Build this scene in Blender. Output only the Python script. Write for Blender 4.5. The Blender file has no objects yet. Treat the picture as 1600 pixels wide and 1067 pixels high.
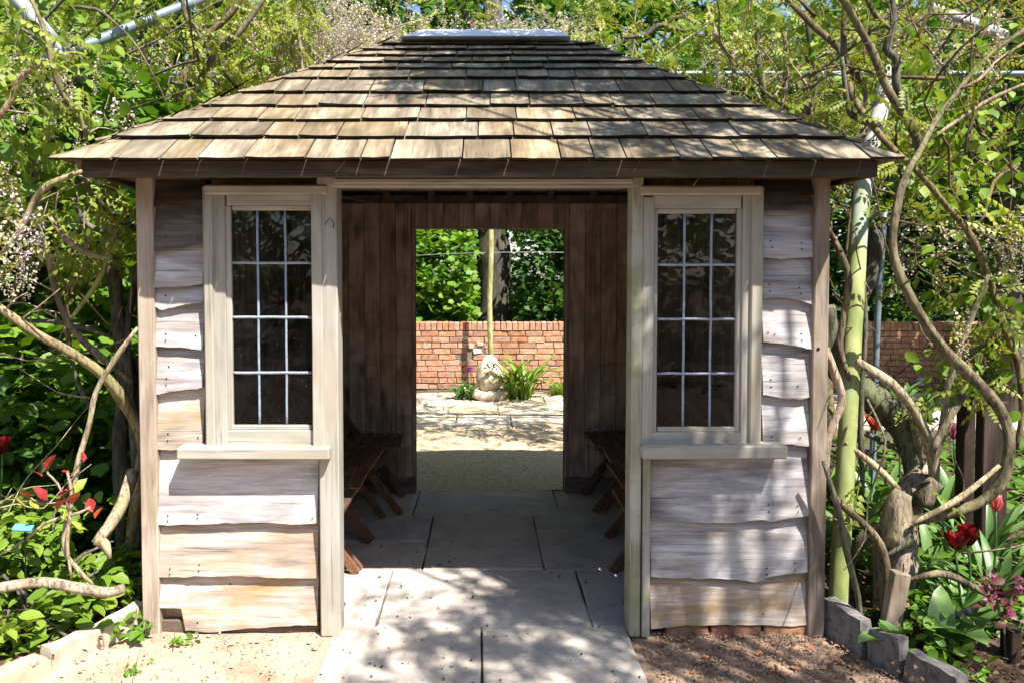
import bpy, bmesh, math, random
import numpy as np
from mathutils import Vector, Matrix, noise
rnd = random.Random(7)
sc = bpy.context.scene
COL = sc.collection

# ------------------------------------------------------------------ camera, light, exposure
FPX, CXP, HOR = 1200.0, 757.0, 425.0          # focal length and horizon in photograph pixels
CAM = Vector((0.0, -3.2, 1.52)); TILT = math.radians(2.2)
CYP = HOR + FPX * math.tan(TILT)
cam = bpy.data.cameras.new("camera"); camo = bpy.data.objects.new("camera", cam); COL.objects.link(camo)
cam.sensor_width = 36.0; cam.lens = 36.0 * FPX / 1600.0
cam.shift_x = (800 - CXP) / 1600.0; cam.shift_y = -(533.5 - CYP) / 1600.0
cam.clip_start = 0.05; cam.clip_end = 600
camo.location = CAM; camo.rotation_euler = (math.radians(90) - TILT, 0, 0)
sc.camera = camo

SUNV = Vector((0.80, -1.0, 1.95)).normalized()
sun = bpy.data.lights.new("sun", 'SUN'); sun.energy = 5.0; sun.angle = math.radians(0.53); sun.color = (1.0, 0.935, 0.84)
suno = bpy.data.objects.new("sun", sun); COL.objects.link(suno); suno.location = (6, -8, 14)
suno.rotation_euler = SUNV.to_track_quat('Z', 'Y').to_euler()
world = bpy.data.worlds.new("World"); sc.world = world; world.use_nodes = True
wn = world.node_tree
for n in list(wn.nodes): wn.nodes.remove(n)
sky = wn.nodes.new('ShaderNodeTexSky'); sky.sky_type = 'NISHITA'; sky.sun_disc = False
sky.sun_elevation = math.asin(SUNV.z); sky.sun_rotation = math.atan2(SUNV.x, SUNV.y)
bg = wn.nodes.new('ShaderNodeBackground'); bg.inputs['Strength'].default_value = 0.09
wo = wn.nodes.new('ShaderNodeOutputWorld')
wn.links.new(sky.outputs[0], bg.inputs['Color']); wn.links.new(bg.outputs[0], wo.inputs['Surface'])
vs = sc.view_settings
vs.view_transform = 'Standard'; vs.look = 'None'; vs.exposure = 1.30; vs.gamma = 1.0; vs.use_curve_mapping = False
sc.cycles.max_bounces = 8; sc.cycles.diffuse_bounces = 7; sc.cycles.glossy_bounces = 3
sc.cycles.transmission_bounces = 4; sc.cycles.transparent_max_bounces = 8
sc.cycles.use_denoising = True; sc.cycles.caustics_reflective = False; sc.cycles.caustics_refractive = False
sc.cycles.sample_clamp_indirect = 6.0

# ------------------------------------------------------------------ photograph pixel -> place in the world
def U(px, py, Y):
    dx = (px - CXP) / FPX; dv = (CYP - py) / FPX
    r = Vector((dx, math.cos(TILT) + dv * math.sin(TILT), -math.sin(TILT) + dv * math.cos(TILT)))
    return CAM + r * ((Y - CAM.y) / r.y)
def G(px, py, Z=0.0):
    dx = (px - CXP) / FPX; dv = (CYP - py) / FPX
    r = Vector((dx, math.cos(TILT) + dv * math.sin(TILT), -math.sin(TILT) + dv * math.cos(TILT)))
    return CAM + r * ((Z - CAM.z) / r.z)

# ------------------------------------------------------------------ materials
class Mat:
    def __init__(s, name, rough=0.8, spec=0.3):
        s.m = bpy.data.materials.new(name); s.m.use_nodes = True
        s.nt = s.m.node_tree; s.N = s.nt.nodes; s.L = s.nt.links
        s.b = s.N['Principled BSDF']; s.out = s.N['Material Output']
        s.b.inputs['Roughness'].default_value = rough
        s.b.inputs['Specular IOR Level'].default_value = spec
    def n(s, t, **kw):
        x = s.N.new(t)
        for k, v in kw.items():
            if k[0] == 'i': x.inputs[int(k[1:])].default_value = v
            else: setattr(x, k, v)
        return x
    def l(s, a, b): s.L.new(a, b)
    def coord(s, scale=(1, 1, 1), rand=True, kind='Object'):
        tc = s.n('ShaderNodeTexCoord'); mp = s.n('ShaderNodeMapping'); mp.inputs['Scale'].default_value = scale
        if rand:
            oi = s.n('ShaderNodeObjectInfo'); va = s.n('ShaderNodeVectorMath', operation='ADD')
            sc_ = s.n('ShaderNodeVectorMath', operation='SCALE'); sc_.inputs[0].default_value = (37.0, 71.0, 53.0)
            s.l(oi.outputs['Random'], sc_.inputs['Scale']); s.l(tc.outputs[kind], va.inputs[0]); s.l(sc_.outputs[0], va.inputs[1])
            s.l(va.outputs[0], mp.inputs['Vector'])
        else: s.l(tc.outputs[kind], mp.inputs['Vector'])
        return mp.outputs[0]
    def noise(s, vec, scale=5, detail=6, rough=0.6, dist=0.0):
        x = s.n('ShaderNodeTexNoise'); x.inputs['Scale'].default_value = scale; x.inputs['Detail'].default_value = detail
        x.inputs['Roughness'].default_value = rough; x.inputs['Distortion'].default_value = dist
        if vec is not None: s.l(vec, x.inputs['Vector'])
        return x.outputs['Fac']
    def ramp(s, fac, stops, interp='LINEAR'):
        r = s.n('ShaderNodeValToRGB'); e = r.color_ramp; e.interpolation = interp
        while len(e.elements) > 1: e.elements.remove(e.elements[-1])
        e.elements[0].position = stops[0][0]; e.elements[0].color = (*stops[0][1], 1)
        for p, c in stops[1:]:
            k = e.elements.new(p); k.color = (*c, 1)
        s.l(fac, r.inputs['Fac']); return r.outputs['Color']
    def mix(s, fac, a, b, mode='MIX'):
        x = s.n('ShaderNodeMix', data_type='RGBA', blend_type=mode)
        for i, v in ((0, fac), (6, a), (7, b)):
            if hasattr(v, 'is_output'): s.l(v, x.inputs[i])
            else: x.inputs[i].default_value = (*v, 1) if isinstance(v, tuple) else v
        return x.outputs[2]
    def vary(s, colr, hue=0.02, sat=0.2, val=0.25):
        oi = s.n('ShaderNodeObjectInfo'); h = s.n('ShaderNodeHueSaturation')
        def rng(out, lo, hi, mul):
            m1 = s.n('ShaderNodeMath', operation='MULTIPLY'); m1.inputs[1].default_value = mul; s.l(out, m1.inputs[0])
            fr = s.n('ShaderNodeMath', operation='FRACT'); s.l(m1.outputs[0], fr.inputs[0])
            mr = s.n('ShaderNodeMapRange'); mr.inputs[3].default_value = lo; mr.inputs[4].default_value = hi
            s.l(fr.outputs[0], mr.inputs[0]); return mr.outputs[0]
        s.l(rng(oi.outputs['Random'], .5 - hue, .5 + hue, 17.3), h.inputs['Hue'])
        s.l(rng(oi.outputs['Random'], 1 - sat, 1 + sat, 7.7), h.inputs['Saturation'])
        s.l(rng(oi.outputs['Random'], 1 - val, 1 + val, 1.0), h.inputs['Value'])
        s.l(colr, h.inputs['Color']); return h.outputs['Color']
    def bump(s, fac, strength=0.3, dist=0.01):
        b = s.n('ShaderNodeBump'); b.inputs['Strength'].default_value = strength; b.inputs['Distance'].default_value = dist
        s.l(fac, b.inputs['Height']); s.l(b.outputs[0], s.b.inputs['Normal'])
    def color(s, c):
        if hasattr(c, 'is_output'): s.l(c, s.b.inputs['Base Color'])
        else: s.b.inputs['Base Color'].default_value = (*c, 1)
        return s

def wood(name, dark, mid, light, grain='X', fine=60, stain=None, stain_amt=0.5, val=0.15, rough=0.8, bump=0.35, along=5.0, knots=True, hue=.012, cracks=.55):
    """weathered timber; grain runs along the given axis"""
    M = Mat(name, rough, 0.25)
    scl = {'X': (along, fine, fine), 'Y': (fine, along, fine), 'Z': (fine, fine, along)}[grain]
    v = M.coord(scl)
    sl2 = {'X': (1.8, 8, 8), 'Y': (8, 1.8, 8), 'Z': (8, 8, 1.8)}[grain]
    v2 = M.coord(sl2)
    g = M.noise(v, 1.0, 8, 0.62, 0.6)
    big = M.noise(v2, 1.0, 4, 0.55, 1.2)
    mx = M.n('ShaderNodeMath', operation='MULTIPLY_ADD'); mx.inputs[1].default_value = 0.40; M.l(g, mx.inputs[0])
    h2 = M.n('ShaderNodeMath', operation='MULTIPLY'); h2.inputs[1].default_value = 0.60; M.l(big, h2.inputs[0]); M.l(h2.outputs[0], mx.inputs[2])
    c = M.ramp(mx.outputs[0], [(0.36, dark), (0.5, mid), (0.62, light)])
    if stain is not None:
        v3 = M.coord((2.2, 2.2, 4.5))
        sn = M.noise(v3, 1.3, 5, 0.6, 0.8)
        f = M.n('ShaderNodeMapRange'); f.inputs[1].default_value = .45; f.inputs[2].default_value = .7; f.inputs[4].default_value = stain_amt
        M.l(sn, f.inputs[0]); c = M.mix(f.outputs[0], c, stain)
    if knots:
        v4 = M.coord({'X': (2.2, 7, 7), 'Y': (7, 2.2, 7), 'Z': (7, 7, 2.2)}[grain])
        vo = M.n('ShaderNodeTexVoronoi'); vo.inputs['Scale'].default_value = 1.0; M.l(v4, vo.inputs['Vector'])
        f = M.n('ShaderNodeMapRange'); f.inputs[1].default_value = .07; f.inputs[2].default_value = .24; f.inputs[3].default_value = .7; f.inputs[4].default_value = 0
        M.l(vo.outputs['Distance'], f.inputs[0]); c = M.mix(f.outputs[0], c, tuple(x * .35 for x in dark))
    sl5 = {'X': (3.2, 150, 150), 'Y': (150, 3.2, 150), 'Z': (150, 150, 3.2)}[grain]
    cr = M.noise(M.coord(sl5), 1.0, 3, .5, .25); md = M.noise(M.coord((3, 3, 3)), 1.0, 3, .5)
    th = M.n('ShaderNodeMath', operation='MULTIPLY_ADD'); th.inputs[1].default_value = .35; M.l(md, th.inputs[0]); M.l(cr, th.inputs[2])
    f = M.n('ShaderNodeMapRange'); f.inputs[1].default_value = .78; f.inputs[2].default_value = .86; f.inputs[4].default_value = cracks; M.l(th.outputs[0], f.inputs[0])
    c = M.mix(f.outputs[0], c, tuple(x * .3 for x in dark))
    M.color(M.vary(c, hue, .2, val)); M.bump(g, bump, .004)
    return M.m

MT = {}
MT['board_grey'] = wood('silvered_board', (.20, .185, .195), (.395, .375, .395), (.60, .59, .61), 'X', 70, (.40, .31, .215), .5, .10)
MT['board_tan'] = wood('tan_weathered_board', (.235, .19, .155), (.42, .36, .315), (.59, .54, .50), 'X', 70, (.42, .255, .09), .78, .08)
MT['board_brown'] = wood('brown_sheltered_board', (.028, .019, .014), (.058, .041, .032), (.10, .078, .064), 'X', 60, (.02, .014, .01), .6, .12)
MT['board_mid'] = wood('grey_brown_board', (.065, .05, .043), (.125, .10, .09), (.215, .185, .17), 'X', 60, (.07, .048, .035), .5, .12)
MT['post'] = wood('corner_post_timber', (.23, .165, .12), (.36, .27, .205), (.48, .38, .31), 'Z', 70, (.30, .26, .14), .35, .06)
MT['post_grey'] = wood('grey_corner_post', (.13, .10, .085), (.235, .19, .165), (.34, .285, .25), 'Z', 70, (.20, .17, .10), .4, .06)
MT['waney_edge'] = wood('waney_bark_edge', (.12, .075, .03), (.25, .17, .07), (.38, .28, .14), 'X', 50, (.10, .07, .045), .5, .1)
MT['paint'] = wood('aged_stone_paint', (.295, .28, .24), (.375, .355, .31), (.46, .44, .395), 'Z', 40, (.40, .33, .24), .5, .05, .6, .18, 1.2, False, .004, .45)
MT['paintx'] = wood('aged_stone_paint_rail', (.295, .28, .24), (.375, .355, .31), (.46, .44, .395), 'X', 40, (.40, .33, .24), .5, .05, .6, .18, 1.2, False, .004, .45)
MT['paint_algae'] = wood('algae_stained_paint', (.27, .255, .20), (.38, .36, .30), (.49, .47, .41), 'Z', 40, (.22, .23, .075), .8, .05, .7, .3, 1.2, False, .004, .7)
MT['fascia'] = wood('dark_fascia_timber', (.03, .019, .011), (.068, .046, .028), (.125, .09, .058), 'X', 70, (.075, .085, .022), .6, .1)
MT['lining'] = wood('brown_lining_board', (.24, .165, .12), (.44, .32, .24), (.56, .43, .335), 'Z', 80, (.10, .055, .038), .5, .22)
MT['rafter'] = wood('rafter_timber', (.05, .032, .022), (.10, .066, .045), (.15, .105, .075), 'Y', 60, None, 0, .15)
MT['shingle'] = wood('cedar_shingle', (.10, .078, .05), (.225, .18, .122), (.38, .32, .23), 'Y', 34, (.115, .09, .056), .8, .15, .8, .6, 1.6, False, .006)
MT['shingle_end'] = wood('dark_shingle_end', (.012, .010, .007), (.026, .022, .014), (.05, .048, .025), 'X', 40, None, 0, .1, .9, .4)  # algae-dark end grain, near black so it paints the shadow line under each course
MT['chair'] = wood('oiled_chair_wood', (.07, .033, .02), (.13, .064, .038), (.21, .115, .07), 'Y', 80, (.09, .05, .035), .4, .15, .55)
MT['plinth'] = wood('skirting_timber', (.10, .07, .055), (.17, .125, .10), (.24, .19, .16), 'X', 60, (.08, .06, .05), .5, .15)
MT['stake'] = wood('stake_timber', (.17, .11, .07), (.27, .185, .125), (.36, .27, .2), 'Z', 60, None, 0, .1)
MT['darkpost'] = wood('dark_post_timber', (.018, .012, .01), (.04, .026, .02), (.07, .05, .04), 'Z', 60, None, 0, .1)

def simple(name, c, rough=.7, spec=.3, metal=0.0, nscale=20, amt=.25, bump=.2, val=.1, dist=.003, coordscale=(1, 1, 1)):
    M = Mat(name, rough, spec); M.b.inputs['Metallic'].default_value = metal
    v = M.coord(coordscale); f = M.noise(v, nscale, 7, .65, .3)
    lo = tuple(x * (1 - amt * 1.6) for x in c); hi = tuple(min(1, x * (1 + amt)) for x in c)
    M.color(M.vary(M.ramp(f, [(.28, lo), (.5, c), (.75, hi)]), .01, .12, val)); M.bump(f, bump, dist)
    return M.m
MT['lead'] = simple('lead_bar', (.30, .35, .45), .45, .5, .15, 60, .25, .25)
MT['zinc'] = simple('pale_ridge_metal', (.66, .70, .74), .5, .5, .05, 9, .10, .08)
MT['nail'] = simple('nail_hole', (.02, .016, .014), .9, .1)
MT['wire'] = simple('galvanised_wire', (.35, .36, .36), .45, .5, .6)
MT['soil_dark'] = simple('dark_mulch_soil', (.085, .058, .042), .95, .1, 0, 26, .75, .9, .05, .02)
MT['mulch'] = simple('crumbly_brick_soil', (.30, .205, .15), .95, .1, 0, 11, .75, .9, .1, .02)
MT['lawn'] = simple('dark_grass_floor', (.035, .06, .018), .95, .1, 0, 5, .5, .6, .0, .02)  # dark green base with random mottling
MT['brickbit'] = simple('worn_brick', (.34, .17, .105), .9, .2, 0, 25, .4, .6, .2, .006)
MT['kerbgrey'] = simple('grey_kerb_stone', (.20, .185, .175), .92, .2, 0, 22, .45, .8, .15, .008)
MT['kerbpale'] = simple('pale_edging_stone', (.46, .38, .29), .9, .2, 0, 14, .2, .5, .08, .006)
MT['palestone'] = simple('pale_carved_stone', (.55, .48, .38), .9, .2, 0, 16, .25, .6, .05, .01)
MT['mortar'] = simple('old_mortar', (.19, .15, .12), .95, .1, 0, 40, .3, .6)
MT['pipe_grey'] = simple('painted_steel_pipe', (.17, .215, .25), .45, .5, .1, 12, .3, .2, .08)
MT['pipe_white'] = simple('chalky_white_pipe', (.48, .50, .50), .6, .4, 0, 10, .35, .2, .08)
MT['whiteplastic'] = simple('white_plastic', (.7, .72, .72), .5, .4)
MT['label_blue'] = simple('blue_plastic', (.10, .42, .52), .45, .4)

def make_soil():
    M = Mat('sandy_bed_soil', .95, .1); v = M.coord((1, 1, 1), False)
    f = M.noise(v, 3.0, 9, .6, .4); g = M.noise(v, 60, 5, .7)
    c = M.ramp(f, [(.3, (.24, .165, .115)), (.48, (.42, .315, .235)), (.7, (.52, .41, .32))])
    c2 = M.ramp(g, [(.33, (.35, .3, .26)), (.45, (1, 1, 1))]); c = M.mix(.8, c, c2, 'MULTIPLY')
    M.color(c); M.bump(g, .6, .01); return M.m
MT['soil'] = make_soil()
def make_stone(name, a, b, c_, scale=4):
    M = Mat(name, .88, .25); v = M.coord((1, 1, 1)); f = M.noise(v, scale, 9, .62, .8); g = M.noise(v, 90, 4, .6)
    c = M.ramp(f, [(.3, a), (.5, b), (.7, c_)])
    st = M.noise(v, 1.7, 4, .6, .4); c = M.mix(M.ramp(st, [(.55, (0, 0, 0)), (.75, (.45, .45, .45))]), c, tuple(x * .55 for x in b))
    pt = M.noise(v, 240, 2, .5); c = M.mix(M.ramp(pt, [(.60, (0, 0, 0)), (.68, (.55, .55, .55))]), c, tuple(x * .45 for x in b))
    ms = M.noise(v, 5.5, 6, .7, .5); c = M.mix(M.ramp(ms, [(.58, (0, 0, 0)), (.72, (.35, .35, .35))]), c, (b[0] * .62, b[1] * .66, b[2] * .42))
    hh = M.n('ShaderNodeMath', operation='MULTIPLY_ADD'); hh.inputs[1].default_value = .25; M.l(g, hh.inputs[0]); M.l(ms, hh.inputs[2])
    M.color(M.vary(c, .015, .25, .10)); M.bump(hh.outputs[0], .5, .010)
    return M.m
MT['flag'] = make_stone('sandstone_flag', (.33, .29, .265), (.46, .405, .36), (.55, .49, .43))
MT['court'] = make_stone('pale_courtyard_flag', (.42, .34, .25), (.55, .46, .35), (.63, .55, .44), 3)
MT['gravel'] = simple('mossy_gravel', (.50, .40, .26), .95, .15, 0, 30, .28, .6, .05, .015)
MT['joint'] = simple('sandy_joint', (.09, .075, .06), .95, .1, 0, 40, .4, .5)
def make_brick():
    M = Mat('red_clay_brick', .9, .2); v = M.coord((1, 1, 1)); f = M.noise(v, 18, 7, .65, .4)
    c = M.ramp(f, [(.3, (.27, .13, .085)), (.5, (.46, .245, .16)), (.72, (.56, .37, .27))])
    M.color(M.vary(c, .006, .14, .20)); M.bump(f, .5, .006); return M.m
MT['brick'] = make_brick()
def make_bark(name, a, b, c_, sc_=14, lich=None):
    M = Mat(name, .9, .2); v = M.coord((1, 1, .35)); f = M.noise(v, sc_, 8, .65, .8); w = M.noise(v, sc_ * 4, 4, .6)
    c = M.ramp(f, [(.3, a), (.5, b), (.7, c_)])
    if lich:
        k = M.noise(M.coord((1, 1, .6)), 5, 5, .6); c = M.mix(M.ramp(k, [(.5, (0, 0, 0)), (.68, (.7, .7, .7))]), c, lich)
    fk = M.noise(M.coord((1, 1, .22)), sc_ * 5, 3, .6, .3); c = M.mix(M.ramp(fk, [(.40, (.6, .6, .6)), (.48, (0, 0, 0))]), c, tuple(x * .5 for x in a))
    hb_ = M.n('ShaderNodeMath', operation='MULTIPLY_ADD'); hb_.inputs[1].default_value = .6; M.l(fk, hb_.inputs[0]); M.l(f, hb_.inputs[2])
    M.color(M.vary(c, .015, .2, .12)); M.bump(hb_.outputs[0], .8, .012); return M.m
MT['vine'] = make_bark('wisteria_bark', (.05, .038, .024), (.145, .115, .07), (.29, .24, .145), 15, (.24, .22, .09))
MT['vine_pale'] = make_bark('pale_vine_bark', (.13, .095, .06), (.34, .265, .175), (.52, .43, .31), 16, (.27, .25, .12))
MT['vine_grey'] = make_bark('grey_vine_bark', (.04, .035, .027), (.11, .10, .08), (.22, .205, .16), 15, (.15, .18, .08))
MT['trunk'] = make_bark('tree_bark', (.045, .036, .028), (.085, .07, .055), (.15, .125, .095), 8, (.12, .12, .05))
def make_pole():
    M = Mat('algae_covered_pole', .75, .3); tc = M.n('ShaderNodeTexCoord'); sp = M.n('ShaderNodeSeparateXYZ'); M.l(tc.outputs['Object'], sp.inputs[0])
    f = M.noise(M.coord((1, 1, .4), False), 7, 7, .65, .6); k = M.noise(M.coord((1, 1, .35), False), 3.5, 5, .6, .5)
    c = M.ramp(f, [(.3, (.12, .16, .045)), (.5, (.25, .29, .10)), (.7, (.38, .41, .20))])
    c = M.mix(M.ramp(k, [(.52, (0, 0, 0)), (.62, (.75, .75, .75))]), c, (.33, .44, .42))
    zz = M.n('ShaderNodeMath', operation='MULTIPLY_ADD'); zz.inputs[1].default_value = .5; M.l(k, zz.inputs[0]); M.l(sp.outputs['Z'], zz.inputs[2])
    up = M.n('ShaderNodeMapRange'); up.inputs[1].default_value = 2.05; up.inputs[2].default_value = 2.3; M.l(zz.outputs[0], up.inputs[0])
    c = M.mix(up.outputs[0], c, M.ramp(f, [(.3, (.30, .30, .27)), (.6, (.50, .50, .47))])); M.color(c); M.bump(f, .5, .006); return M.m
MT['greenpole'] = make_pole()
MT['yellowpole'] = make_bark('mossy_yellow_pole', (.30, .28, .09), (.42, .39, .15), (.55, .51, .27), 8, (.24, .25, .10))

def leafmat(name, stops, trans=0.35, rough=.5, spec=.35):
    M = Mat(name, rough, spec)
    at = M.n('ShaderNodeAttribute', attribute_name='tint')
    c = M.ramp(at.outputs['Fac'], stops)
    M.color(c)
    tr = M.n('ShaderNodeBsdfTranslucent'); mx = M.n('ShaderNodeMixShader'); mx.inputs[0].default_value = trans
    br = M.mix(1.0, c, (1.25, 1.2, .6), 'MULTIPLY'); M.l(br, tr.inputs['Color'])
    M.l(M.b.outputs[0], mx.inputs[1]); M.l(tr.outputs[0], mx.inputs[2]); M.l(mx.outputs[0], M.out.inputs['Surface'])
    return M.m
MT['leaf_tree'] = leafmat('tree_leaf', [(0, (.04, .11, .012)), (.5, (.08, .18, .02)), (1, (.15, .26, .035))])
MT['leaf_deep'] = leafmat('deep_green_leaf', [(0, (.024, .07, .014)), (.6, (.05, .13, .022)), (1, (.10, .20, .03))])
MT['leaf_bright'] = leafmat('fresh_green_leaf', [(0, (.06, .155, .015)), (.5, (.12, .25, .024)), (1, (.21, .34, .045))])
MT['leaf_lime'] = leafmat('sunlit_lime_leaf', [(0, (.09, .19, .015)), (.5, (.17, .28, .03)), (1, (.28, .36, .06))])
MT['leaf_wist'] = leafmat('young_wisteria_leaf', [(0, (.11, .17, .018)), (.45, (.22, .27, .035)), (.85, (.36, .37, .07)), (1, (.42, .36, .12))])
MT['leaf_strap'] = leafmat('strap_leaf', [(0, (.06, .14, .04)), (.5, (.11, .22, .06)), (1, (.19, .30, .10))], .25, .35)
MT['leaf_lily'] = leafmat('bright_strap_leaf', [(0, (.12, .22, .03)), (1, (.24, .34, .06))], .3, .4)
MT['leaf_red'] = leafmat('red_young_leaf', [(0, (.30, .03, .035)), (.45, (.40, .07, .04)), (.6, (.40, .30, .06)), (1, (.28, .36, .05))], .25, .35)
MT['leaf_maroon'] = leafmat('maroon_leaf', [(0, (.07, .02, .022)), (.6, (.15, .06, .04)), (1, (.20, .15, .06))], .25, .45)
MT['petal_wist'] = leafmat('faded_wisteria_petal', [(0, (.30, .22, .42)), (.25, (.46, .40, .50)), (.6, (.56, .51, .46)), (1, (.55, .50, .32))], .3, .6)
MT['petal_red'] = leafmat('dark_red_petal', [(0, (.07, .001, .003)), (1, (.21, .005, .008))], .2, .4)
MT['petal_pink'] = leafmat('pink_white_petal', [(0, (.62, .04, .07)), (.5, (.70, .22, .22)), (1, (.75, .62, .50))], .3, .4)
MT['petal_purple'] = leafmat('purple_petal', [(0, (.36, .05, .45)), (1, (.55, .15, .6))], .3, .5)
MT['petal_mauve'] = leafmat('mauve_petal', [(0, (.35, .05, .16)), (1, (.6, .22, .36))], .3, .5)
MT['litter'] = leafmat('dry_leaf_litter', [(0, (.06, .035, .02)), (.5, (.12, .075, .045)), (1, (.22, .15, .09))], .05, .9, .1)

def glass_mat():
    M = Mat('old_window_glass'); N, L = M.N, M.L
    tr = M.n('ShaderNodeBsdfTransparent'); tr.inputs[0].default_value = (.32, .39, .46, 1)
    gl = M.n('ShaderNodeBsdfGlossy'); gl.inputs['Roughness'].default_value = .015
    fr = M.n('ShaderNodeFresnel'); fr.inputs[0].default_value = 1.52
    v = M.coord((1, 1, 1)); w = M.noise(v, 6, 2, .5); b = M.n('ShaderNodeBump'); b.inputs['Strength'].default_value = .05; b.inputs['Distance'].default_value = .01
    M.l(w, b.inputs['Height']); M.l(b.outputs[0], gl.inputs['Normal'])
    m1 = M.n('ShaderNodeMixShader'); mm = M.n('ShaderNodeMath', operation='MULTIPLY'); mm.inputs[1].default_value = 1.25
    M.l(fr.outputs[0], mm.inputs[0]); M.l(mm.outputs[0], m1.inputs[0]); M.l(tr.outputs[0], m1.inputs[1]); M.l(gl.outputs[0], m1.inputs[2])
    df = M.n('ShaderNodeBsdfDiffuse'); df.inputs[0].default_value = (.5, .52, .52, 1)
    d1 = M.noise(v, 160, 3, .6); d2 = M.noise(v, 9, 4, .6)
    r1 = M.ramp(d1, [(.66, (0, 0, 0)), (.76, (.3, .3, .3))]); r2 = M.ramp(d2, [(.4, (0, 0, 0)), (.8, (.014, .014, .014))])
    ad = M.mix(1.0, r1, r2, 'ADD'); m2 = M.n('ShaderNodeMixShader'); M.l(ad, m2.inputs[0]); M.l(m1.outputs[0], m2.inputs[1]); M.l(df.outputs[0], m2.inputs[2])
    M.l(m2.outputs[0], M.out.inputs['Surface']); return M.m
MT['glass'] = glass_mat()

# ------------------------------------------------------------------ object helpers
def link(name, me, mat=None, parent=None, kind=None, label=None):
    o = bpy.data.objects.new(name, me); COL.objects.link(o)
    if mat is not None and me is not None and len(me.materials) == 0: me.materials.append(MT[mat] if isinstance(mat, str) else mat)
    if parent is not None: o.parent = parent
    if kind: o['kind'] = kind
    if label: o['label'] = label
    return o
def tag(o, label, cat, group=None):
    o['label'] = label; o['category'] = cat
    if group: o['group'] = group
    return o
def empty(name, loc=(0, 0, 0), rz=0.0, label=None, cat=None, group=None, kind=None):
    o = bpy.data.objects.new(name, None); COL.objects.link(o); o.empty_display_size = .1
    o.location = loc; o.rotation_euler = (0, 0, rz)
    if label: tag(o, label, cat, group)
    if kind: o['kind'] = kind
    return o
def pm(name, verts, faces, smooth=False):
    me = bpy.data.meshes.new(name); me.from_pydata([tuple(v) for v in verts], [], faces); me.update()
    if smooth:
        for p in me.polygons: p.use_smooth = True
    return me
def npmesh(name, V, T, tint=None, smooth=False):
    me = bpy.data.meshes.new(name); V = np.asarray(V, np.float32); T = np.asarray(T, np.int32)
    me.vertices.add(len(V)); me.vertices.foreach_set('co', V.ravel())
    me.loops.add(T.size); me.loops.foreach_set('vertex_index', T.ravel())
    me.polygons.add(len(T)); me.polygons.foreach_set('loop_start', np.arange(len(T), dtype=np.int32) * 3)
    me.polygons.foreach_set('use_smooth', np.full(len(T), smooth, dtype=bool))
    me.update(calc_edges=True)
    if tint is not None:
        a = me.attributes.new('tint', 'FLOAT', 'POINT'); a.data.foreach_set('value', np.asarray(tint, np.float32))
    return me
def boxmesh(name, x0, x1, y0, y1, z0, z1, bev=.003, jit=0.0):
    bm = bmesh.new()
    vs_ = [bm.verts.new((x, y, z)) for x in (x0, x1) for y in (y0, y1) for z in (z0, z1)]
    for f in ((0, 1, 3, 2), (4, 6, 7, 5), (0, 4, 5, 1), (2, 3, 7, 6), (0, 2, 6, 4), (1, 5, 7, 3)): bm.faces.new([vs_[i] for i in f])
    if jit:
        for v in bm.verts: v.co += Vector((rnd.uniform(-jit, jit), rnd.uniform(-jit, jit), rnd.uniform(-jit, jit)))
    bmesh.ops.recalc_face_normals(bm, faces=bm.faces)
    if bev > 0: bmesh.ops.bevel(bm, geom=list(bm.edges), offset=bev, segments=1, affect='EDGES')
    me = bpy.data.meshes.new(name); bm.to_mesh(me); bm.free(); return me
def box(name, x0, x1, y0, y1, z0, z1, mat, parent=None, bev=.003, jit=0.0, **k):
    return link(name, boxmesh(name, min(x0, x1), max(x0, x1), min(y0, y1), max(y0, y1), min(z0, z1), max(z0, z1), bev, jit), mat, parent, **k)
def bar(name, a, b, w, t, mat, parent=None, up=(0, 0, 1), bev=.003):
    """square bar from a to b; w across, t along 'up'; geometry in the parent's coordinates"""
    a, b = Vector(a), Vector(b); d = (b - a); L = d.length; d.normalize()
    u = Vector(up); s = d.cross(u)
    if s.length < 1e-4: s = d.cross(Vector((1, 0, 0)))
    s.normalize(); u = s.cross(d)
    me = boxmesh(name, -w / 2, w / 2, 0, L, -t / 2, t / 2, bev)
    m = Matrix((s, d, u)).transposed().to_4x4(); m.translation = a
    me.transform(m); return link(name, me, mat, parent)
def spline(pts, rad, step=.04):
    P = [Vector(p) for p in pts]; out, R = [], []
    for i in range(len(P) - 1):
        p0 = P[i - 1] if i > 0 else P[i] * 2 - P[i + 1]; p1, p2 = P[i], P[i + 1]
        p3 = P[i + 2] if i + 2 < len(P) else P[i + 1] * 2 - P[i]
        n = max(2, int((p2 - p1).length / step))
        for k in range(n):
            t = k / n
            out.append(.5 * ((2 * p1) + (p2 - p0) * t + (2 * p0 - 5 * p1 + 4 * p2 - p3) * t * t + (3 * p1 - p0 - 3 * p2 + p3) * t ** 3))
            R.append(rad[i] * (1 - t) + rad[i + 1] * t)
    out.append(P[-1]); R.append(rad[-1]); return out, R
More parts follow.
